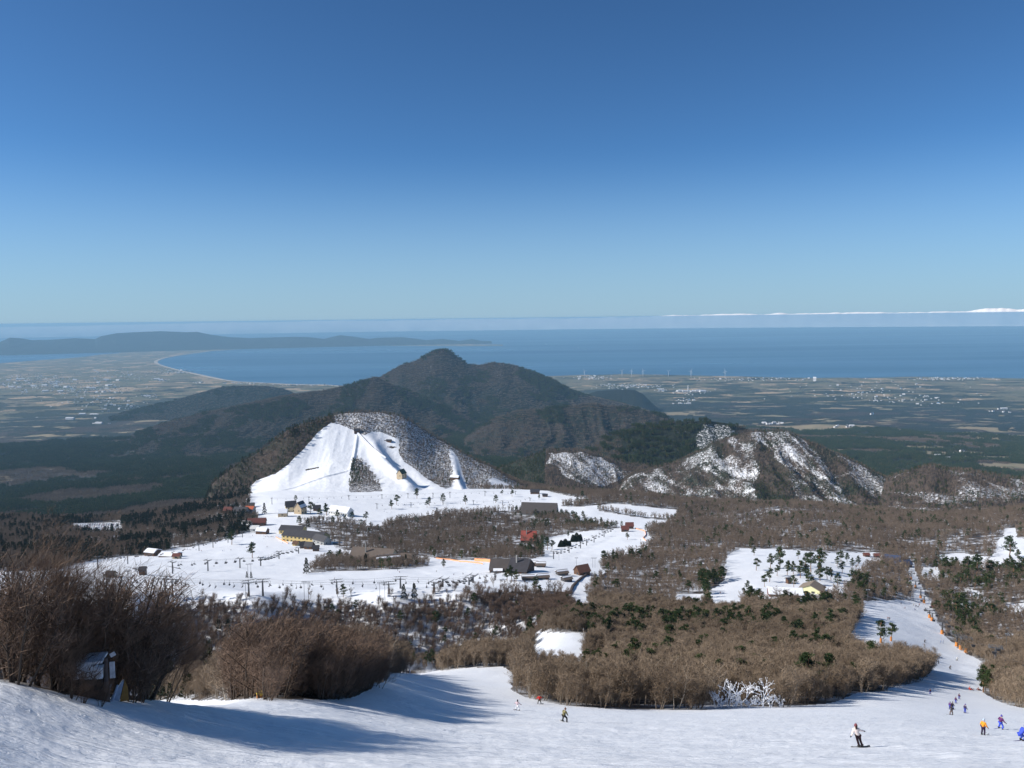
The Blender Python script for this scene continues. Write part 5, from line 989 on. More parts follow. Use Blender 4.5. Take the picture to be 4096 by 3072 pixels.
def house(px, row, W, D, H, HR, rot, wall, roof, label, name='lodge', snow=None, win=(3, 1), group=None, chim=False, over=.7, cat='building', hip=0.0, door=True, dmin=450, dmax=1765, porch=False, off=(0,0)):
    """W, H, HR in picture pixels at its distance; D in metres; ridge runs along local x"""
    p, d = locate(px, row, dmin, dmax); W = mper(W, d); H = mper(H, d); HR = mper(HR, d); r = empty(name, p, R(rot), label, cat, group)
    x, y = W/2, D/2
    mb = MB(); hx = x*(1-hip)
    mb.add([(-x,-y,-2),(x,-y,-2),(x,y,-2),(-x,y,-2),(-x,-y,H),(x,-y,H),(x,y,H),(-x,y,H),(-hx,0,H+HR-.05),(hx,0,H+HR-.05)], [(0,1,5,4),(2,3,7,6),(1,2,6,9,5) if not hip else (1,2,6,5),(3,0,4,8,7) if not hip else (3,0,4,7),(4,5,9,8),(6,7,8,9)]); ob('wall', mb.mesh('building_wall', wall), r)
    xo, yo = x+over, y+over; dz = HR*over/max(y, .1); t = .35; hx = xo*(1-hip)
    A = [(-xo,-yo,H-dz),(xo,-yo,H-dz),(xo,yo,H-dz),(-xo,yo,H-dz),(-hx,0,H+HR),(hx,0,H+HR)]; B = [(a,b,c+t) for a, b, c in A]
    mb = MB(); f = [(0,1,5,4),(2,3,4,5)]+([(1,2,5),(3,0,4)] if hip else [])
    mb.add(A+B, [q[::-1] for q in f]+[tuple(i+6 for i in q) for q in f]+[(0,1,7,6),(2,3,9,8)]+([(1,2,8,7),(3,0,6,9)] if hip else [(1,5,11,7),(5,2,8,11),(3,4,10,9),(4,0,6,10)])); rf = ob('roof', mb.mesh('building_roof', roof), r)
    if snow:
        s0, s1 = snow; mb = MB(); th = .4
        def pt(f, sx, up): yy = -yo+(yo)*f; zz = H-dz+(HR+dz)*f; return (sx*xo*.97, yy, zz+t+up)
        mb.add([pt(s0,-1,.02),pt(s0,1,.02),pt(s1,1,.02),pt(s1,-1,.02),pt(s0,-1,th),pt(s0,1,th),pt(s1,1,th),pt(s1,-1,th)], [(0,3,2,1),(4,5,6,7),(0,1,5,4),(1,2,6,5),(2,3,7,6),(3,0,4,7)])
        o = ob('roof_snow', mb.mesh('snow_on_roof', SNOWM), r)
        mb = MB(); mb.add([(a,-b,c) for a, b, c in [pt(.05,-1,.02),pt(.05,1,.02),pt(.95,1,.02),pt(.95,-1,.02),pt(.05,-1,th),pt(.05,1,th),pt(.95,1,th),pt(.95,-1,th)]], [(0,1,2,3),(7,6,5,4),(4,5,1,0),(5,6,2,1),(6,7,3,2),(7,4,0,3)]); ob('roof_snow', mb.mesh('snow_on_roof', SNOWM), r)
    n, fl = win
    for k in range(n):
        for q in range(fl):
            xx = -x+(k+.5)*W/n; zz = H*(q+.55)/fl; mb = MB(); mb.box((xx, -y-.03, zz), (min(2.6, W/n*.55), .14, min(1.7, H/fl*.45))); ob('window', mb.mesh('building_window', GLS), r)
    if D > 5 and n:
        for s in (-1, 1): mb = MB(); mb.box((s*(x+.03), -y*.3, H*.55), (.14, min(2.4, D*.25), min(1.6, H*.4))); ob('window', mb.mesh('building_window', GLS), r)
    if door: mb = MB(); mb.box((x*.55, -y-.05, 1.05), (1.5,.16,2.1)); ob('door', mb.mesh('building_door', BRN), r)
    if chim: mb = MB(); mb.box((-x*.3, -y*.35, H+HR*.9), (1.0,1.0,HR*.9+2.4)); o = ob('chimney', mb.mesh('chimney', CONC), rf)
    return r
H_ = house
H_(306,541.5,46,20,6.5,4.5,-22,YEL,ROOFD,'large yellow-walled lodge under wide dark roofs beside the snow lane', 'hotel', win=(10,2), chim=False)
H_(293,533.5,24,16,4.5,3.5,-12,YEL,ROOFD,'low yellow wing with dark roof behind the large yellow lodge', 'hotel_wing', win=(5,1))
H_(322,544,18,12,5,4,-40,GRYW,ROOFD,'dark-roofed gabled end building right of the yellow lodge', 'lodge', win=(3,1))
H_(296,545.6,5,6,2.4,2.2,-15,YEL,BRN,'tiny yellow porch hut in front of the yellow lodge', 'porch_hut', win=(0,1), door=True)
H_(341,515,24,16,4.6,4.2,-28,WHITE,SNOWM,'long white hall with snow-covered roof left of the island wood', 'hall', snow=(.04,.96), win=(8,1))
H_(291,511.5,10,14,5.5,5,20,CREAM,ROOFD,'cream house with steep dark gable, left one of the pair', 'house', win=(2,2))
H_(300.5,513.5,9,14,6.5,5.5,68,TAN,ROOFD,'cream house with steep snowy gable, right one of the pair', 'house', snow=(.1,.5), win=(2,2))
H_(283,516.5,8.5,9,4.2,3,5,TAN,SNOWM,'small tan hut with thick snow roof on the snow lane', 'hut', snow=(.04,.96), win=(1,1))
H_(241.5,516.5,13,14,6,3.4,-8,GRYW,ROOFD,'grey house with dark roof at the wood edge, left of the orange roof', 'house', win=(3,2))
H_(250.5,515.5,8,12,7,2.2,-8,GRYW,ROOFO,'grey block with orange-red roof at the wood edge', 'house', win=(2,2))
H_(229,513,9,10,3,3,-8,BRN,MAROON,'low maroon roof among the trees left of the grey house', 'house', win=(0,1))
H_(257,525.5,17,12,3.6,3.6,8,BRN,MAROON,'brown house with maroon roof beside the snow lane', 'house', win=(3,1))
H_(247,529,9,9,4,4,-20,GRYW,ROOFD,'dark gabled house below the maroon roof', 'house', snow=(.2,.5), win=(2,1))
H_(255,531.5,8,7,3.6,2.4,0,WHITE,WHITE,'white lift station with wide dark window', 'lift_station', win=(1,1), door=False)
H_(262.5,533.6,11,9,3.4,2.4,-14,BRN,SNOWM,'brown hut under a thick snow roof beside the white lift station', 'hut', snow=(.04,.96), win=(1,1))
H_(302.5,548,5,7,3.6,3,15,BRN,ROOFD,'small dark chalet, left of the three huts below the yellow lodge', 'hut', win=(1,1))
H_(309.5,548.8,8,8,3.6,3.4,-15,BRN,ROOFD,'small dark chalet, middle of the three huts below the yellow lodge', 'hut', win=(1,1))
H_(316,551,6,6,3.4,2.4,10,BRN,ROOFD,'small dark chalet, right of the three huts below the yellow lodge', 'hut', win=(1,1))
H_(317,510.5,7,8,2.8,2.6,10,BRN,ROOFD,'dark cabin right of the cream houses', 'cabin', win=(1,1))
H_(374,563,44,26,5.5,10,-14,CREAM,ROOFB,'big cream lodge with broad brown roof in the bush island', 'lodge', win=(6,1), chim=True)
H_(388,565,24,18,4,6.5,18,CREAM,ROOFB,'brown-roofed gabled wing in front of the big cream lodge', 'lodge_wing', win=(3,1), snow=(.62,.78))
H_(404,563,17,14,4,6,-8,CREAM,ROOFB,'smaller brown-roofed building right of the big cream lodge', 'lodge', win=(3,1))
H_(529,541.5,15,14,3,8,-10,MAROON,ROOFR,'building with bright red roof in the wood', 'lodge', win=(2,1), chim=True)
H_(539.5,514.5,36,28,3,9.2,-10,GRYW,ROOFG,'huge grey gable-roofed hall behind the island wood', 'hall', win=(0,1), door=False)
H_(502,571,22,22,5,7.5,-6,BRN,ROOFG,'lodge wing with grey roof beside the orange fence', 'lodge_wing', win=(4,1))
H_(521,572,20,22,5,9,-20,BRN,ROOFD,'lodge with steep black roof beside the lift station', 'lodge', win=(3,1), chim=True)
H_(498,572.5,8,6,3,.8,0,BRN,SNOWM,'low dark shed with snowy flat roof below the black-roofed lodge', 'shed', win=(2,1))
for i, (px, row, w_) in enumerate([(533,566,10),(541,567,9),(528,580,12),(543,579,11),(562,575,11),(566.5,581,9)]):
    H_(px,row,w_,6,3.0,2.2,-12+8*i,DSTEEL,ROOFB,'barrel-roofed lift terminal, %s of six by the black-roofed lodge' % ORD[i], 'lift_terminal', snow=(.55,.8), win=(1,1), group='lift terminals', cat='lift terminal')
H_(582,574.5,13,9,4.6,5.4,28,BRN,plain('brown_shingle_roof', (.17,.085,.06), .8),'brown gabled hut at the head of the snow ramp', 'hut', win=(1,1))
H_(625,531.5,7,7,3,3,0,BRN,MAROON,'small dark hut, lower left of the pair by the far field', 'hut', win=(1,1))
H_(629.5,528.6,7.5,7,3.4,3,0,BRN,MAROON,'small maroon hut, upper right of the pair by the far field', 'hut', win=(1,1))
H_(401.5,477.6,8,14,4.6,3.8,62,TAN,plain('green_roof', (.05,.08,.055), .7),'tan house with green roof on the slope of the ski hill', 'house', win=(2,1), dmax=2100)
H_(357,432.5,5.5,8,2.2,1.8,10,BRN,ROOFD,'dark hut at the top of the ski hill slide', 'hut', win=(1,1), dmax=2100)
H_(389,441.4,5,6,1.2,.8,-15,BRN,ROOFD,'low dark shelter halfway up the ski hill', 'shelter', win=(0,1), dmax=2100, door=False)
H_(455,479,9,10,2.2,1.6,-20,BRN,SNOWM,'brown roofed shed on the right ski strip of the hill', 'shed', snow=(.04,.96), win=(1,1), dmax=2100)
H_(535,493.8,9,9,2.6,2.2,-5,BRN,ROOFD,'dark cabin at the right end of the snow field below the hill', 'cabin', win=(2,1))
H_(545,496.5,5,7,1.6,1.2,0,BRN,ROOFD,'small dark shed right of the dark cabin', 'shed', win=(0,1), door=False)
H_(785,595.5,31,14,4.2,3.4,-10,MAROON,SNOWM,'long snow-roofed building below the snowy park', 'hall', snow=(.04,.96), win=(6,1))
H_(812,592,16,16,4.4,4.4,55,plain('pale_yellow_wall', (.72,.70,.42), .8, var=.05),plain('tan_roof', (.26,.21,.16), .7),'building with pale yellow gable among the park pines', 'hall', win=(2,1))
H_(835,594,9,10,3,2.2,-30,WHITE,SNOWM,'small snow-roofed building right of the yellow gable', 'house', snow=(.04,.96), win=(2,1))
H_(690.5,606.5,27,12,3.6,4,-3,plain('cream_plaster', (.55,.5,.4), .8),SNOWM,'snow-roofed building left of the park, in the brown wood', 'house', snow=(.04,.96), win=(5,1))
H_(892,563,13,18,2,5.5,-25,GRYW,ROOFN,'building with steep blue-grey roof at the right end of the park', 'hall', win=(0,1), door=False)
H_(906,566.5,7,9,3,3.2,20,TAN,ROOFN,'small blue-roofed house right of the steep blue-grey roof', 'house', win=(1,1))
for i, px in enumerate((866.3, 876.8)): H_(px,556.6+.6*i,4.4,6,2.2,1.4,0,BRN,MAROON,'%s small maroon hut at the far edge of the park' % ('left' if i == 0 else 'right'), 'hut', win=(1,1), group='maroon huts of the park')
H_(937,609.5,8,9,3,2,-30,WHITE,MAROON,'maroon-roofed hut at the top of the right-hand run', 'hut', win=(1,1))
H_(967.5,610.5,9.5,9,3.2,2,-8,MAROON,SNOWM,'snow-roofed maroon hut behind the big pines right of the run', 'hut', snow=(.04,.96), win=(1,1))
H_(111,577.2,6.8,6,3.2,2.6,0,TAN,ROOFD,'lift operator hut with dark roof on the left snow field', 'hut', win=(1,1))
H_(143,575.0,5.2,6,5.4,2.6,10,BRN,ROOFD,'tall narrow brown lift hut beside the bullwheels', 'hut', win=(1,2))
H_(153,555.6,11,12,4.4,2.0,-20,BRN,SNOWM,'dark lift station with snow roof at the left wood edge', 'lift_station', win=(2,1), snow=(.3,.9))
H_(170.5,556.5,17,14,2.2,2.2,-12,BRN,SNOWM,'wide low snow-roofed shed at the left wood edge', 'shed', snow=(.04,.96), win=(0,1), door=False)
H_(177,558.6,6.5,6,3.2,1.8,0,TAN,MAROON,'small brown hut beside the queue on the left snow field', 'hut', win=(1,1))
H_(252,507.5,4.5,6,3,1.6,0,DSTEEL,ROOFD,'dark lift drive station below the ski hill', 'lift_station', win=(0,1), door=False)
H_(788.5,583.5,3.5,4,4.6,1.2,10,BRN,ROOFD,'tall dark kiosk among the park pines', 'kiosk', win=(1,1))
# bullwheel of the middle lift
for i, (px, row) in enumerate([(128,574.6),(136,571.8)]):
    p, d = locate(px, row, 450, 1765); r = empty('bullwheel', p, 0, 'big dark lift bullwheel on its stand, %s one' % ('left' if i == 0 else 'right'), 'bullwheel', 'bullwheels of the middle lift')
    mb = MB(); mb.tube([(0,0,-.5),(0,0,3)], [.5,.35], 8); ob('stand', mb.mesh('bullwheel_stand', DSTEEL), r); mb = MB(); n = 20; mb.tube([(2.4*math.cos(6.2832*k/n), 2.4*math.sin(6.2832*k/n), 3.1) for k in range(n+1)], .18, 6)
    for k in range(6): mb.tube([(0,0,3.1),(2.4*math.cos(k*1.047), 2.4*math.sin(k*1.047), 3.1)], .08, 4)
    ob('wheel', mb.mesh('bullwheel_rim', DSTEEL), r)
# slide on the ski hill
pts = [locate(a, b, 1500, 2100)[0]+Vector((0,0,1.2)) for a, b in [(356,431.8),(361,436.5),(367,443),(373,449),(379,453.5),(386,458.5)]]
r = empty('slide_track', pts[0], 0, 'long straight slide track running down the ski hill from the top hut', 'slide'); mb = MB(); mb2 = MB()
for s in (-1, 1): mb2.tube([q-pts[0]+Vector((s*2.6,0,.8)) for q in pts], .35, 4)
mb.tube([q-pts[0] for q in pts], [2.3]*len(pts), 6); ob('deck', mb.mesh('slide_deck', SNOWM), r); ob('side_rail', mb2.mesh('slide_rail', BRN), r)
# clipped hedges
for i, (a, b, w_, h_) in enumerate([(564.5,546.5,15,6.6),(576.5,541.6,13.5,7.8)]):
    p, d = locate(a, b, 450, 1765); Lx = mper(w_, d)/2; Hz = mper(h_, d)*.98; r_ = random.Random(i); mb = MB(); co = MB(); M_ = Matrix.Rotation(R(28), 3, 'Z')
    for k in range(5200):
        v = rv(r_); v.z = abs(v.z); q = Vector((v.x*Lx, v.y*4.2, (v.z**.8)*Hz*(1+.16*math.sin(v.x*9+i))))*r_.uniform(.90,1.05); q = M_ @ q; dd = (M_ @ Vector((v.x, v.y*2, v.z+.3))).normalized(); s_ = dd.cross(rv(r_)).normalized()*.34; mb.add([q-s_, q+s_, q+dd*.55], [(0,1,2)])
    vs = []; 
    for k in range(9):
        for j in range(16): ph = k/8*math.pi/2; th = j/16*6.2832; vs.append(tuple(M_ @ Vector((math.cos(ph)*math.cos(th)*Lx*.94, math.cos(ph)*math.sin(th)*3.9, math.sin(ph)**.8*Hz*.82-.3))))
    co.add(vs, [(k*16+j, k*16+(j+1) % 16, (k+1)*16+(j+1) % 16, (k+1)*16+j) for k in range(8) for j in range(16)])
    r = empty('hedge', p, 0, 'dark rounded evergreen hedge on the small lift field, %s one' % ('lower left' if i == 0 else 'upper right'), 'hedge', 'clipped hedges on the lift field'); ob('foliage', mb.mesh('hedge_leaves', CEDAR), r); ob('core', co.mesh('hedge_core', CEDAR, smooth=True), r)
# orange net fences
ORN = plain('orange_net', (.80,.36,.18), .8, var=.15, sc=.8)
def fence(pts, h, label, dmax=1765):
    P = [locate(a, b, 450, dmax)[0] for a, b in pts]; r = empty('net_fence', P[0], 0, label, 'fence'); mb = MB(); po = MB()
    for i in range(len(P)-1):
        n = max(2, int((P[i+1]-P[i]).length/4))
        for k in range(n):
            a = P[i].lerp(P[i+1], k/n); b = P[i].lerp(P[i+1], (k+1)/n); a.z = ground_at(a.x, a.y); b.z = ground_at(b.x, b.y)
            dr = (b-a); dr.z = 0; nrm = Vector((-dr.y, dr.x, 0)).normalized()*.03; o_ = P[0]; q = [a-nrm, b-nrm, b+nrm, a+nrm]
            mb.add([v-o_+Vector((0,0,.1)) for v in q]+[v-o_+Vector((0,0,h)) for v in q], [(0,1,5,4),(1,2,6,5),(2,3,7,6),(3,0,4,7),(4,5,6,7)]); po.tube([a-o_+Vector((0,0,-.3)), a-o_+Vector((0,0,h+.2))], .06, 5)
    ob('net', mb.mesh('fence_net', ORN), r); ob('fence_posts', po.mesh('fence_posts', ORN), r)
fence([(436,558.6),(450,560),(466,562),(483,564.4)], 1.3, 'orange net fence along the wood, left of the solid orange one')
fence([(474.5,561.2),(484,561.6),(493,562.6)], 3.2, 'solid orange fence left of the grey-roofed lodge')
fence([(635,528.6),(645,531.6),(646,535),(643,538.5),(646,541)], 1.4, 'orange net fence curving round the end of the far field')
fence([(276,537.5),(282,540.5),(288,543.6)], 1.4, 'orange net fence beside the yellow lodge queue')
# retaining walls of the ramp
for i, (pl, lab) in enumerate([([(589,573.2),(580,579.5),(573,586),(569.5,594)], 'dark stone wall along the left side of the snow ramp'), ([(605.5,574),(600,579),(592,584.4)], 'dark stone wall along the right side of the snow ramp')]):
    P = [locate(a, b, 450, 900)[0] for a, b in pl]; mb = MB(); mb.tube([q-P[0]+Vector((0,0,.3)) for q in P], 1.25, 6); o = ob('stone_wall', mb.mesh('stone_wall', plain('dark_stone', (.13,.095,.08), .9, var=.4, sc=2), smooth=False), loc=P[0]); tag(o, lab, 'wall')
# lamp posts and floodlight frames
LAMP = plain('lamp_white', (.75,.76,.78), .4, var=.05)
def lamp(px, row, top, label, dmin=150, n=3, group=None, thick=.11):
    p, d = locate(px, row, dmin, 1765); h = mper(row-top, d); r = empty('floodlight_pole', p, 0, label, 'floodlight', group); mb = MB(); mb.tube([(0,0,-.6),(0,0,h)], [thick*1.3, thick], 7); mb.box((0,0,h*.96), (n*1.0,.1,.1)); ob('pole', mb.mesh('light_pole', STEEL, smooth=False), r)
    for k in range(n): mb = MB(); mb.box(((k-(n-1)/2)*1.1, -.2, h+.25), (.75,.35,.55)); mb.box(((k-(n-1)/2)*1.1, -.40, h+.25), (.6,.04,.4), mi=1); ob('lamp_head', mb.mesh('lamp_head', STEEL, LAMP), r)
    return r
LP = [(246,600,583,'floodlight pole left of the front lift towers, left one of the low pair',450),(249.8,600.4,583,'floodlight pole among the front lift towers, right one of the low pair',450),(304.5,600,582,'floodlight pole on the ravine edge, left of the middle pair',450),(308.6,600.4,582,'floodlight pole on the ravine edge, right of the middle pair',450),(380,600,582.4,'floodlight pole on the ravine edge, left of the right-hand pair',450),(385,600,582.4,'floodlight pole on the ravine edge, right of the right-hand pair',450),(248.2,578.4,564.5,'floodlight pole beside the two small cedars, left one',450),(251.2,578,564,'floodlight pole beside the two small cedars, right one',450),
 (592.7,567.6,557.7,'floodlight pole near the ramp head, left one',450),(595,567.8,557.7,'floodlight pole near the ramp head, right one',450),(620,561.5,550,'floodlight pole among the pines right of the lift field, left one',450),(622,561.5,550,'floodlight pole among the pines right of the lift field, right one',450),(640.6,545.4,539.6,'short floodlight pole by the far wood edge',450),(576.4,567.6,557.5,'floodlight pole beside the brown gabled hut',450),(559,560,552,'floodlight pole beside the lift terminals',450),
 (793.5,550.2,541.6,'lamp post on the far edge of the snowy park',450),(867.6,602,590.4,'three-lamp floodlight pole at the top left of the right-hand run',450),(935,563,554,'lamp post beside the far right run',450),(929,602.5,589.5,'floodlight pole with orange foot at the top of the right-hand run',450),(280.5,648,617.2,'tall slender lamp post rising from the ravine bushes',200),(352.3,663,640.5,'slender pole with white box among the bushes right of the lamp post',150),(1005.7,660,636.5,'two-lamp floodlight pole in the wood right of the lift',350),(237,505.5,496,'slender mast at the foot of the ski hill',450)]
for q in LP: lamp(q[0], q[1], q[2], q[3], q[4], 1 if ('lamp post' in q[3] or 'slender' in q[3] or 'short' in q[3]) else (2 if 'two-lamp' in q[3] else 3), 'floodlights and lamp posts')
# cars on the snowy car park
def carmesh(c):
    mb = MB(); mb.box((0,0,.62), (4.3,1.75,.72)); mb.add([(-1.7,-.82,.98),(1.2,-.82,.98),(1.2,.82,.98),(-1.7,.82,.98),(-1.3,-.7,1.55),(.5,-.7,1.55),(.5,.7,1.55),(-1.3,.7,1.55)], [(0,1,5,4),(1,2,6,5),(2,3,7,6),(3,0,4,7)], 1); mb.add([(-1.3,-.7,1.56),(.5,-.7,1.56),(.5,.7,1.56),(-1.3,.7,1.56)], [(0,1,2,3)], 0)
    for a in (-1.3,1.3):
        for s in (-1,1): mb.tube([(a,s*.8,.33),(a,s*.92,.33)], .33, 8, 2)
    return mb.mesh('parked_car', plain('car_paint', c, .35, .5, .03), GLS, BLACKP)
CARS = [carmesh(c) for c in ((.75,.76,.78),(.45,.46,.48),(.05,.05,.06),(.06,.10,.28),(.70,.70,.68),(.25,.05,.04))]
cc = ('white','silver','black','blue','white','dark red'); k = 0
for j, row in enumerate((524.2,525.3,526.5,527.9,529.3,530.6)):
    x0, x1 = [(88,121),(78,121),(78,120),(80,117),(84,115),(88,112)][j]; px = x0
    while px < x1:
        p, d = locate(px, row, 900, 2500); v = (k*7+j*3) % 6; o = bpy.data.objects.new('parked_car', CARS[v]); C.objects.link(o); o.location = p+Vector((0,0,.05)); o.rotation_euler = (0,0,R(75+(k % 3)*4)); tag(o, '%s car parked on the snowy car park in the left woods' % cc[v], 'car', '%s cars on the snowy car park' % cc[v]); px += 2.35; k += 1
# ------------------------------------------------------------------ far plain: houses, turbines, chimney, masts, ships
def hmesh(w_, d_, h_, wall, roof):
    mb = MB(); x, y = w_/2, d_/2; mb.add([(-x,-y,-6),(x,-y,-6),(x,y,-6),(-x,y,-6),(-x,-y,h_),(x,-y,h_),(x,y,h_),(-x,y,h_),(-x,0,h_*1.5),(x,0,h_*1.5)], [(0,1,5,4),(2,3,7,6),(1,2,6,9,5),(3,0,4,8,7)]); mb.add([(-x*1.04,-y*1.1,h_*.97),(x*1.04,-y*1.1,h_*.97),(x*1.04,0,h_*1.55),(-x*1.04,0,h_*1.55),(x*1.04,y*1.1,h_*.97),(-x*1.04,y*1.1,h_*.97)], [(0,1,2,3),(3,2,4,5)], 1); return mb.mesh('far_house', wall, roof)
PAL = plain('pale_wall', (.74,.72,.70), .8, var=.05, sc=.01); DRK = plain('dark_tile_roof', (.10,.10,.11), .7, var=.1, sc=.01); LROOF = plain('pale_roof', (.60,.60,.62), .6, var=.1, sc=.01); BLR = plain('blue_roof', (.15,.30,.50), .6, var=.05, sc=.01)
FH = [hmesh(16,11,7,PAL,DRK), hmesh(24,14,8,PAL,LROOF), hmesh(60,26,11,PAL,LROOF), hmesh(18,12,7,PAL,BLR), hmesh(30,22,28,PAL,PAL)]
CL = [(60,386,62,7,46),(30,380,28,5,22),(90,390,25,3,16),(57,382,8,1,6),(161,380,5,1,5),(175,371.6,14,1.6,16),(198,382.5,4,.6,3),(150,396,6,1,5),(120,374,30,4,14),(240,383.3,18,.5,6),(300,385.2,30,.4,6),(592,377.6,14,1.4,14),(630,386,26,1.6,20),(662,390,4,1.6,6),(694,392,16,1.4,10),(815,381,1,.3,1),(760,379.5,50,1.2,14),(945,378.6,26,1,18),(684,402,11,2.2,14),(997,410,15,1,7),(872,414.4,1,.3,2),(772,423.8,10,1,9),(842,427,10,1,9),(870,392,60,8,16),(130,408,40,4,9),(60,420,50,6,10),(100,402,40,4,10),(610,412,6,2,0),(905,400,40,5,8),(960,456,30,5,5)]
rr_ = random.Random(9); far_pts = []
for cx, cy, sx, sy, n in CL:
    for k in range(n):
        px = cx+rr_.uniform(-1,1)*sx; row = cy+rr_.uniform(-1,1)*sy; U, t = ray(px, row); d = (EYE-6)/t
        if d < 9800: p, d = locate(px, row, 3000, 9500)
        else: x, y = UD(U, d); p = Vector((float(x), float(y), 5.2))
        big = cx in (57,161,90,694,997,60) and rr_.random() < .35; v = 4 if cx == 815 else (2 if big else rr_.choice((0,0,1,1,3)))
        lab = 'pale house on the far plain, ' + ('at the left picture edge' if px < 40 else 'in the left-hand town' if px < 110 else 'near the curved beach' if px < 220 else 'on the bay shore left of the mountain' if px < 400 else 'below the left wind turbines' if px < 660 else 'around the white chimney' if px < 720 else 'in the fields behind the snowy hill' if row > 410 else 'on the right-hand coast')
        if v == 2: lab = 'long pale factory hall on the plain, ' + ('left of the mountain' if px < 400 else 'right of the mountain')
        if v == 4: lab = 'single big white block near the right-hand coast'
        o = bpy.data.objects.new('far_house', FH[v]); C.objects.link(o); o.location = p; o.rotation_euler = (0,0,rr_.uniform(-.5,.5)); o.scale = (rr_.uniform(.9,1.5),)*3; tag(o, lab, 'house' if v != 2 else 'factory', 'buildings on the far plain')
        far_pts.append(p)
mb = MB()
for cx, cy, sx, sy, n in CL:
    if cy > 412: continue
    for k in range(n*7):
        px = cx+rr_.gauss(0,.6)*sx*1.15; row = cy+rr_.gauss(0,.6)*sy*1.3; U, t = ray(px, row); d = (EYE-6)/t
        if d < 9900 or d > 20000: continue
        x, y = UD(U, d); w_ = rr_.uniform(9,20); mb.box((float(x), float(y), 5+2.5), (w_, w_*.7, 9), rr_.uniform(-.6,.6), rr_.choice((0,0,1)))
o = ob('far_town', mb.mesh('far_town', PAL, DRK)); tag(o, 'scattered small buildings of the towns on the coastal plain', kind='stuff')
TW = plain('turbine_white', (.85,.86,.88), .4, var=.02)
turb = [(584.5,376.8,371.0),(622,376.6,370.6),(631.5,376.8,370.6),(643,376.6,370.6),(668.4,376.8,371.2),(691,377.4,371.2),(725,377.6,371.4)]
for i, (px, row, top) in enumerate(turb):
    U, t = ray(px, row); d = (EYE-5)/t; x, y = UD(U, d); h = mper(row-top, d); r = empty('wind_turbine', (float(x), float(y), 5), math.atan2(-float(x), float(y))*1.0, 'white wind turbine on the coast, %s of seven from left' % ORD[i], 'wind turbine', 'wind turbines on the coast')
    mb = MB(); mb.tube([(0,0,-1),(0,0,h)], [3.6,2.2], 10); ob('tower', mb.mesh('turbine_tower', TW, smooth=True), r); mb = MB(); mb.box((0,-1,h+1), (4,9,4)); hb = ob('nacelle', mb.mesh('nacelle', TW), r)
    for k in range(3):
        a = R(i*37+120*k); dv = Vector((math.cos(a), 0, math.sin(a))); mb = MB(); L_ = h*.52; c = Vector((0,-6,h+1)); n_ = Vector((-dv.z, 0, dv.x)); mb.add([c-n_*1.2, c+n_*1.6, c+dv*L_*.3+n_*3.0, c+dv*L_, c+dv*L_*.3-n_*1.5]+[q+Vector((0,.8,0)) for q in (c-n_*1.2, c+n_*1.6, c+dv*L_*.3+n_*3.0, c+dv*L_, c+dv*L_*.3-n_*1.5)], [(0,1,2,3,4),(9,8,7,6,5),(0,5,6,1),(1,6,7,2),(2,7,8,3),(3,8,9,4),(4,9,5,0)]); ob('blade', mb.mesh('turbine_blade', TW), r)
U, t = ray(688, 393); d = (EYE-5)/t; x, y = UD(U, d); h = mper(7.8, d); r = empty('factory_chimney', (float(x), float(y), 5), 0, 'tall white factory chimney on the plain below the right-hand turbines', 'chimney'); mb = MB(); mb.tube([(0,0,-2),(0,0,h)], [6,3.4], 12); ob('stack', mb.mesh('chimney_stack', TW, smooth=True), r); mb = MB(); mb.tube([(0,0,h-6),(0,0,h-2)], [4.4,4.2], 12); ob('collar', mb.mesh('chimney_collar', GRYW), r)
for i, (px, row, top, lab) in enumerate([(415,361.4,358.6,'lattice mast on the left shoulder of the big mountain'),(603,405,402.4,'lattice mast on the low hill, taller of the two'),(596,404.4,402.6,'lattice mast on the low hill, shorter of the two'),(341,336,334.4,'lattice mast on the far peninsula ridge')]):
    U, t = ray(px, row); h_ = {0:HB,1:HF,2:HF,3:None}[i]; d = float(np.interp(U, h_.U, h_.dc)) if h_ else 33900.0; x, y = UD(U, d); z = EYE-d*t; h = mper(row-top, d); r = empty('radio_mast', (float(x), float(y), z), 0, lab, 'mast'); s_ = h*.09; mb = MB()
    for a, b in ((-1,-1),(1,-1),(1,1),(-1,1)): mb.tube([(a*s_,b*s_,-h*.25),(a*s_*.3,b*s_*.3,h)], h*.018+.3, 4)
    ob('legs', mb.mesh('mast_legs', STEEL), r); mb = MB()
    for k in range(4): mb.box((0,0,h*(.2+.2*k)), (s_*1.5*(1-.15*k), s_*1.5*(1-.15*k), h*.02))
    ob('platforms', mb.mesh('mast_platforms', LAMP), r)
for i, (px, row, lab) in enumerate([(365.6,347.2,'white ship off the peninsula, upper left of the four'),(389,350.2,'white ship in the bay left of the mountain top'),(546.5,344.4,'white ship on the open sea right of the peninsula tip'),(579,348.4,'white ship on the open sea, right of the four')]):
    U, t = ray(px, row); d = EYE/t; x, y = UD(U, d); L_ = mper(2.6, d); r = empty('ship', (float(x), float(y), 0), .1*i, lab, 'ship', 'ships on the sea'); mb = MB(); a = L_/2; b = L_*.08; mb.add([(-a,-b,-1),(a*.8,-b,-1),(a,0,-1),(a*.8,b,-1),(-a,b,-1),(-a,-b,9),(a*.85,-b,9),(a*1.06,0,11),(a*.85,b,9),(-a,b,9)], [(5,6,7,8,9),(0,1,6,5),(1,2,7,6),(2,3,8,7),(3,4,9,8),(4,0,5,9)]); ob('hull', mb.mesh('ship_hull', TW), r); mb = MB(); mb.box((-a*.55,0,17), (L_*.2,b*1.7,16)); mb.box((-a*.7,0,29), (L_*.05,b*.5,8)); ob('superstructure', mb.mesh('ship_superstructure', TW), r)
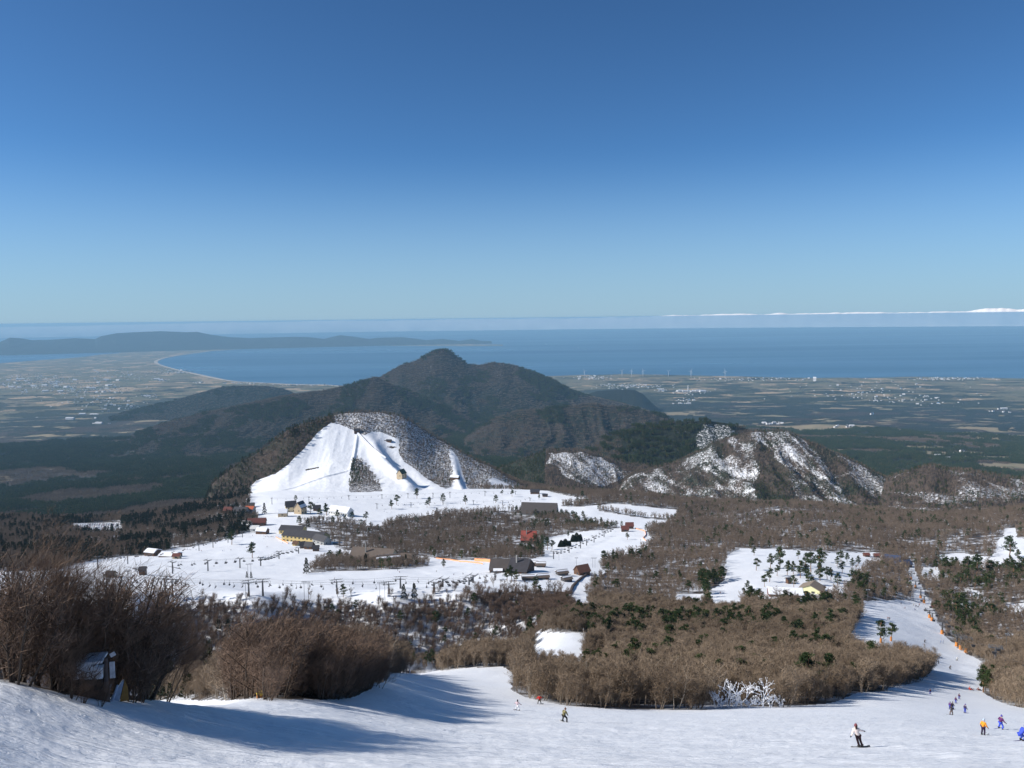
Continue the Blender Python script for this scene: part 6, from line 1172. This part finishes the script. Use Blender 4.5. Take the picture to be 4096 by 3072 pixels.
# ------------------------------------------------------------------ left foreground: snow-covered shelter, mat, posts
BLUEM = plain('blue_white_mat', (.42,.50,.62), .6, var=.25, sc=3); OCH = plain('ochre_mat_back', (.36,.20,.06), .8, var=.2, sc=3); DKW = plain('dark_weathered_wood', (.035,.028,.024), .9, var=.3, sc=4)
p, d = locate(92, 697, 20, 80); r = empty('shelter', p, R(14), 'dark little shelter with snow-laden roof among the left bank bushes', 'shelter'); w_ = mper(24, d); h = mper(36, d)
mb = MB(); mb.box((0,0,h*.36), (w_,1.2,h*.85)); ob('wall', mb.mesh('shelter_wall', DKW), r)
mb = MB(); 
for k in range(5): mb.box(((k-2)*w_*.2, -.55, h*(.80-.03*abs(k-1.5))), (w_*.23, .55, h*(.36-.04*abs(k-2))), M=Matrix.Rotation(R(-12+k*3), 3, 'X'))
mb.box((0,0,h*1.0), (w_*1.05,1.5,.14)); ob('roof_snow', mb.mesh('shelter_snow', SNOWM), r)
mb = MB(); mb.tube([(w_*.62,-.5,-.4),(w_*.60,-.5,h*.6),(w_*.63,-.5,h*1.06)], [.14,.13,.10], 8); ob('post', mb.mesh('shelter_post', plain('grey_post', (.10,.08,.075), .9, var=.3)), r)
mb = MB(); mb.box((w_*.80,-.3,h*.70), (.28,.08,h*.42)); mb.box((w_*.84,-.3,h*1.10), (.30,.07,.24), M=Matrix.Rotation(R(-25), 3, 'Y')); ob('board', mb.mesh('shelter_board', plain('white_board', (.62,.64,.68), .6)), r)
p, d = locate(121, 701.5, 20, 80); r = empty('crash_mat', p, R(22), 'leaning crash mat with white front and ochre side at the left bank', 'mat'); h = mper(19, d)
mb = MB(); mb.add([(-.75,0,0),(-.10,0,0),(.22,0,h),(.10,0,h*.98)]+[(-.75,.30,0),(-.10,.30,0),(.22,.30,h),(.10,.30,h*.98)], [(0,1,2,3),(7,6,5,4),(0,4,5,1),(1,5,6,2),(2,6,7,3),(3,7,4,0)]); ob('mat_front', mb.mesh('mat_front', BLUEM), r)
mb = MB(); mb.add([(-.06,0,0),(.42,0,0),(.40,0,h*.6),(.25,0,h*.98)]+[(-.06,.30,0),(.42,.30,0),(.40,.30,h*.6),(.25,.30,h*.98)], [(0,1,2,3),(7,6,5,4),(0,4,5,1),(1,5,6,2),(2,6,7,3),(3,7,4,0)]); ob('mat_side', mb.mesh('mat_side', OCH), r)
for i, (px, row) in enumerate([(104,700),(111,700.5)]):
    p, d = locate(px, row, 20, 80); mb = MB(); mb.tube([(0,0,-.3),(.28,0,.5),(.45,0,.95)], [.09,.08,.06], 7); o = ob('leaning_post', mb.mesh('leaning_post', BLUEM), loc=p); tag(o, '%s pale leaning post between shelter and mat' % ('left' if i == 0 else 'right'), 'post', 'leaning posts by the shelter')
p, d = locate(262, 697.5, 40, 140); r = empty('padded_barrel', p, 0, 'yellow and orange padded barrel under the bushes on the left bank', 'barrel'); mb = MB(); mb.tube([(0,0,-.2),(0,0,.5)], [.55,.55], 12); ob('barrel_body', mb.mesh('barrel_body', ORP), r); mb = MB(); mb.tube([(0,0,.5),(0,0,.75)], [.58,.50], 12); ob('barrel_lid', mb.mesh('barrel_lid', plain('yellow_cloth', (.85,.62,.06), .7)), r)
for i, (px, row, top) in enumerate([(583.5,632.4,627.6),(597.5,632,627),(608,630,624),(409.8,672,667.6)]):
    p, d = locate(px, row, 150, 460); h = mper(row-top, d); mb = MB(); mb.tube([(0,0,-.3),(0,0,h)], .14, 6); o = ob('marker_post', mb.mesh('marker_post', LAMP), loc=p); tag(o, 'pale marker post at the edge of the middle run, %s from left' % ordn([409.8,583.5,597.5,608].index(px)), 'post', 'marker posts')
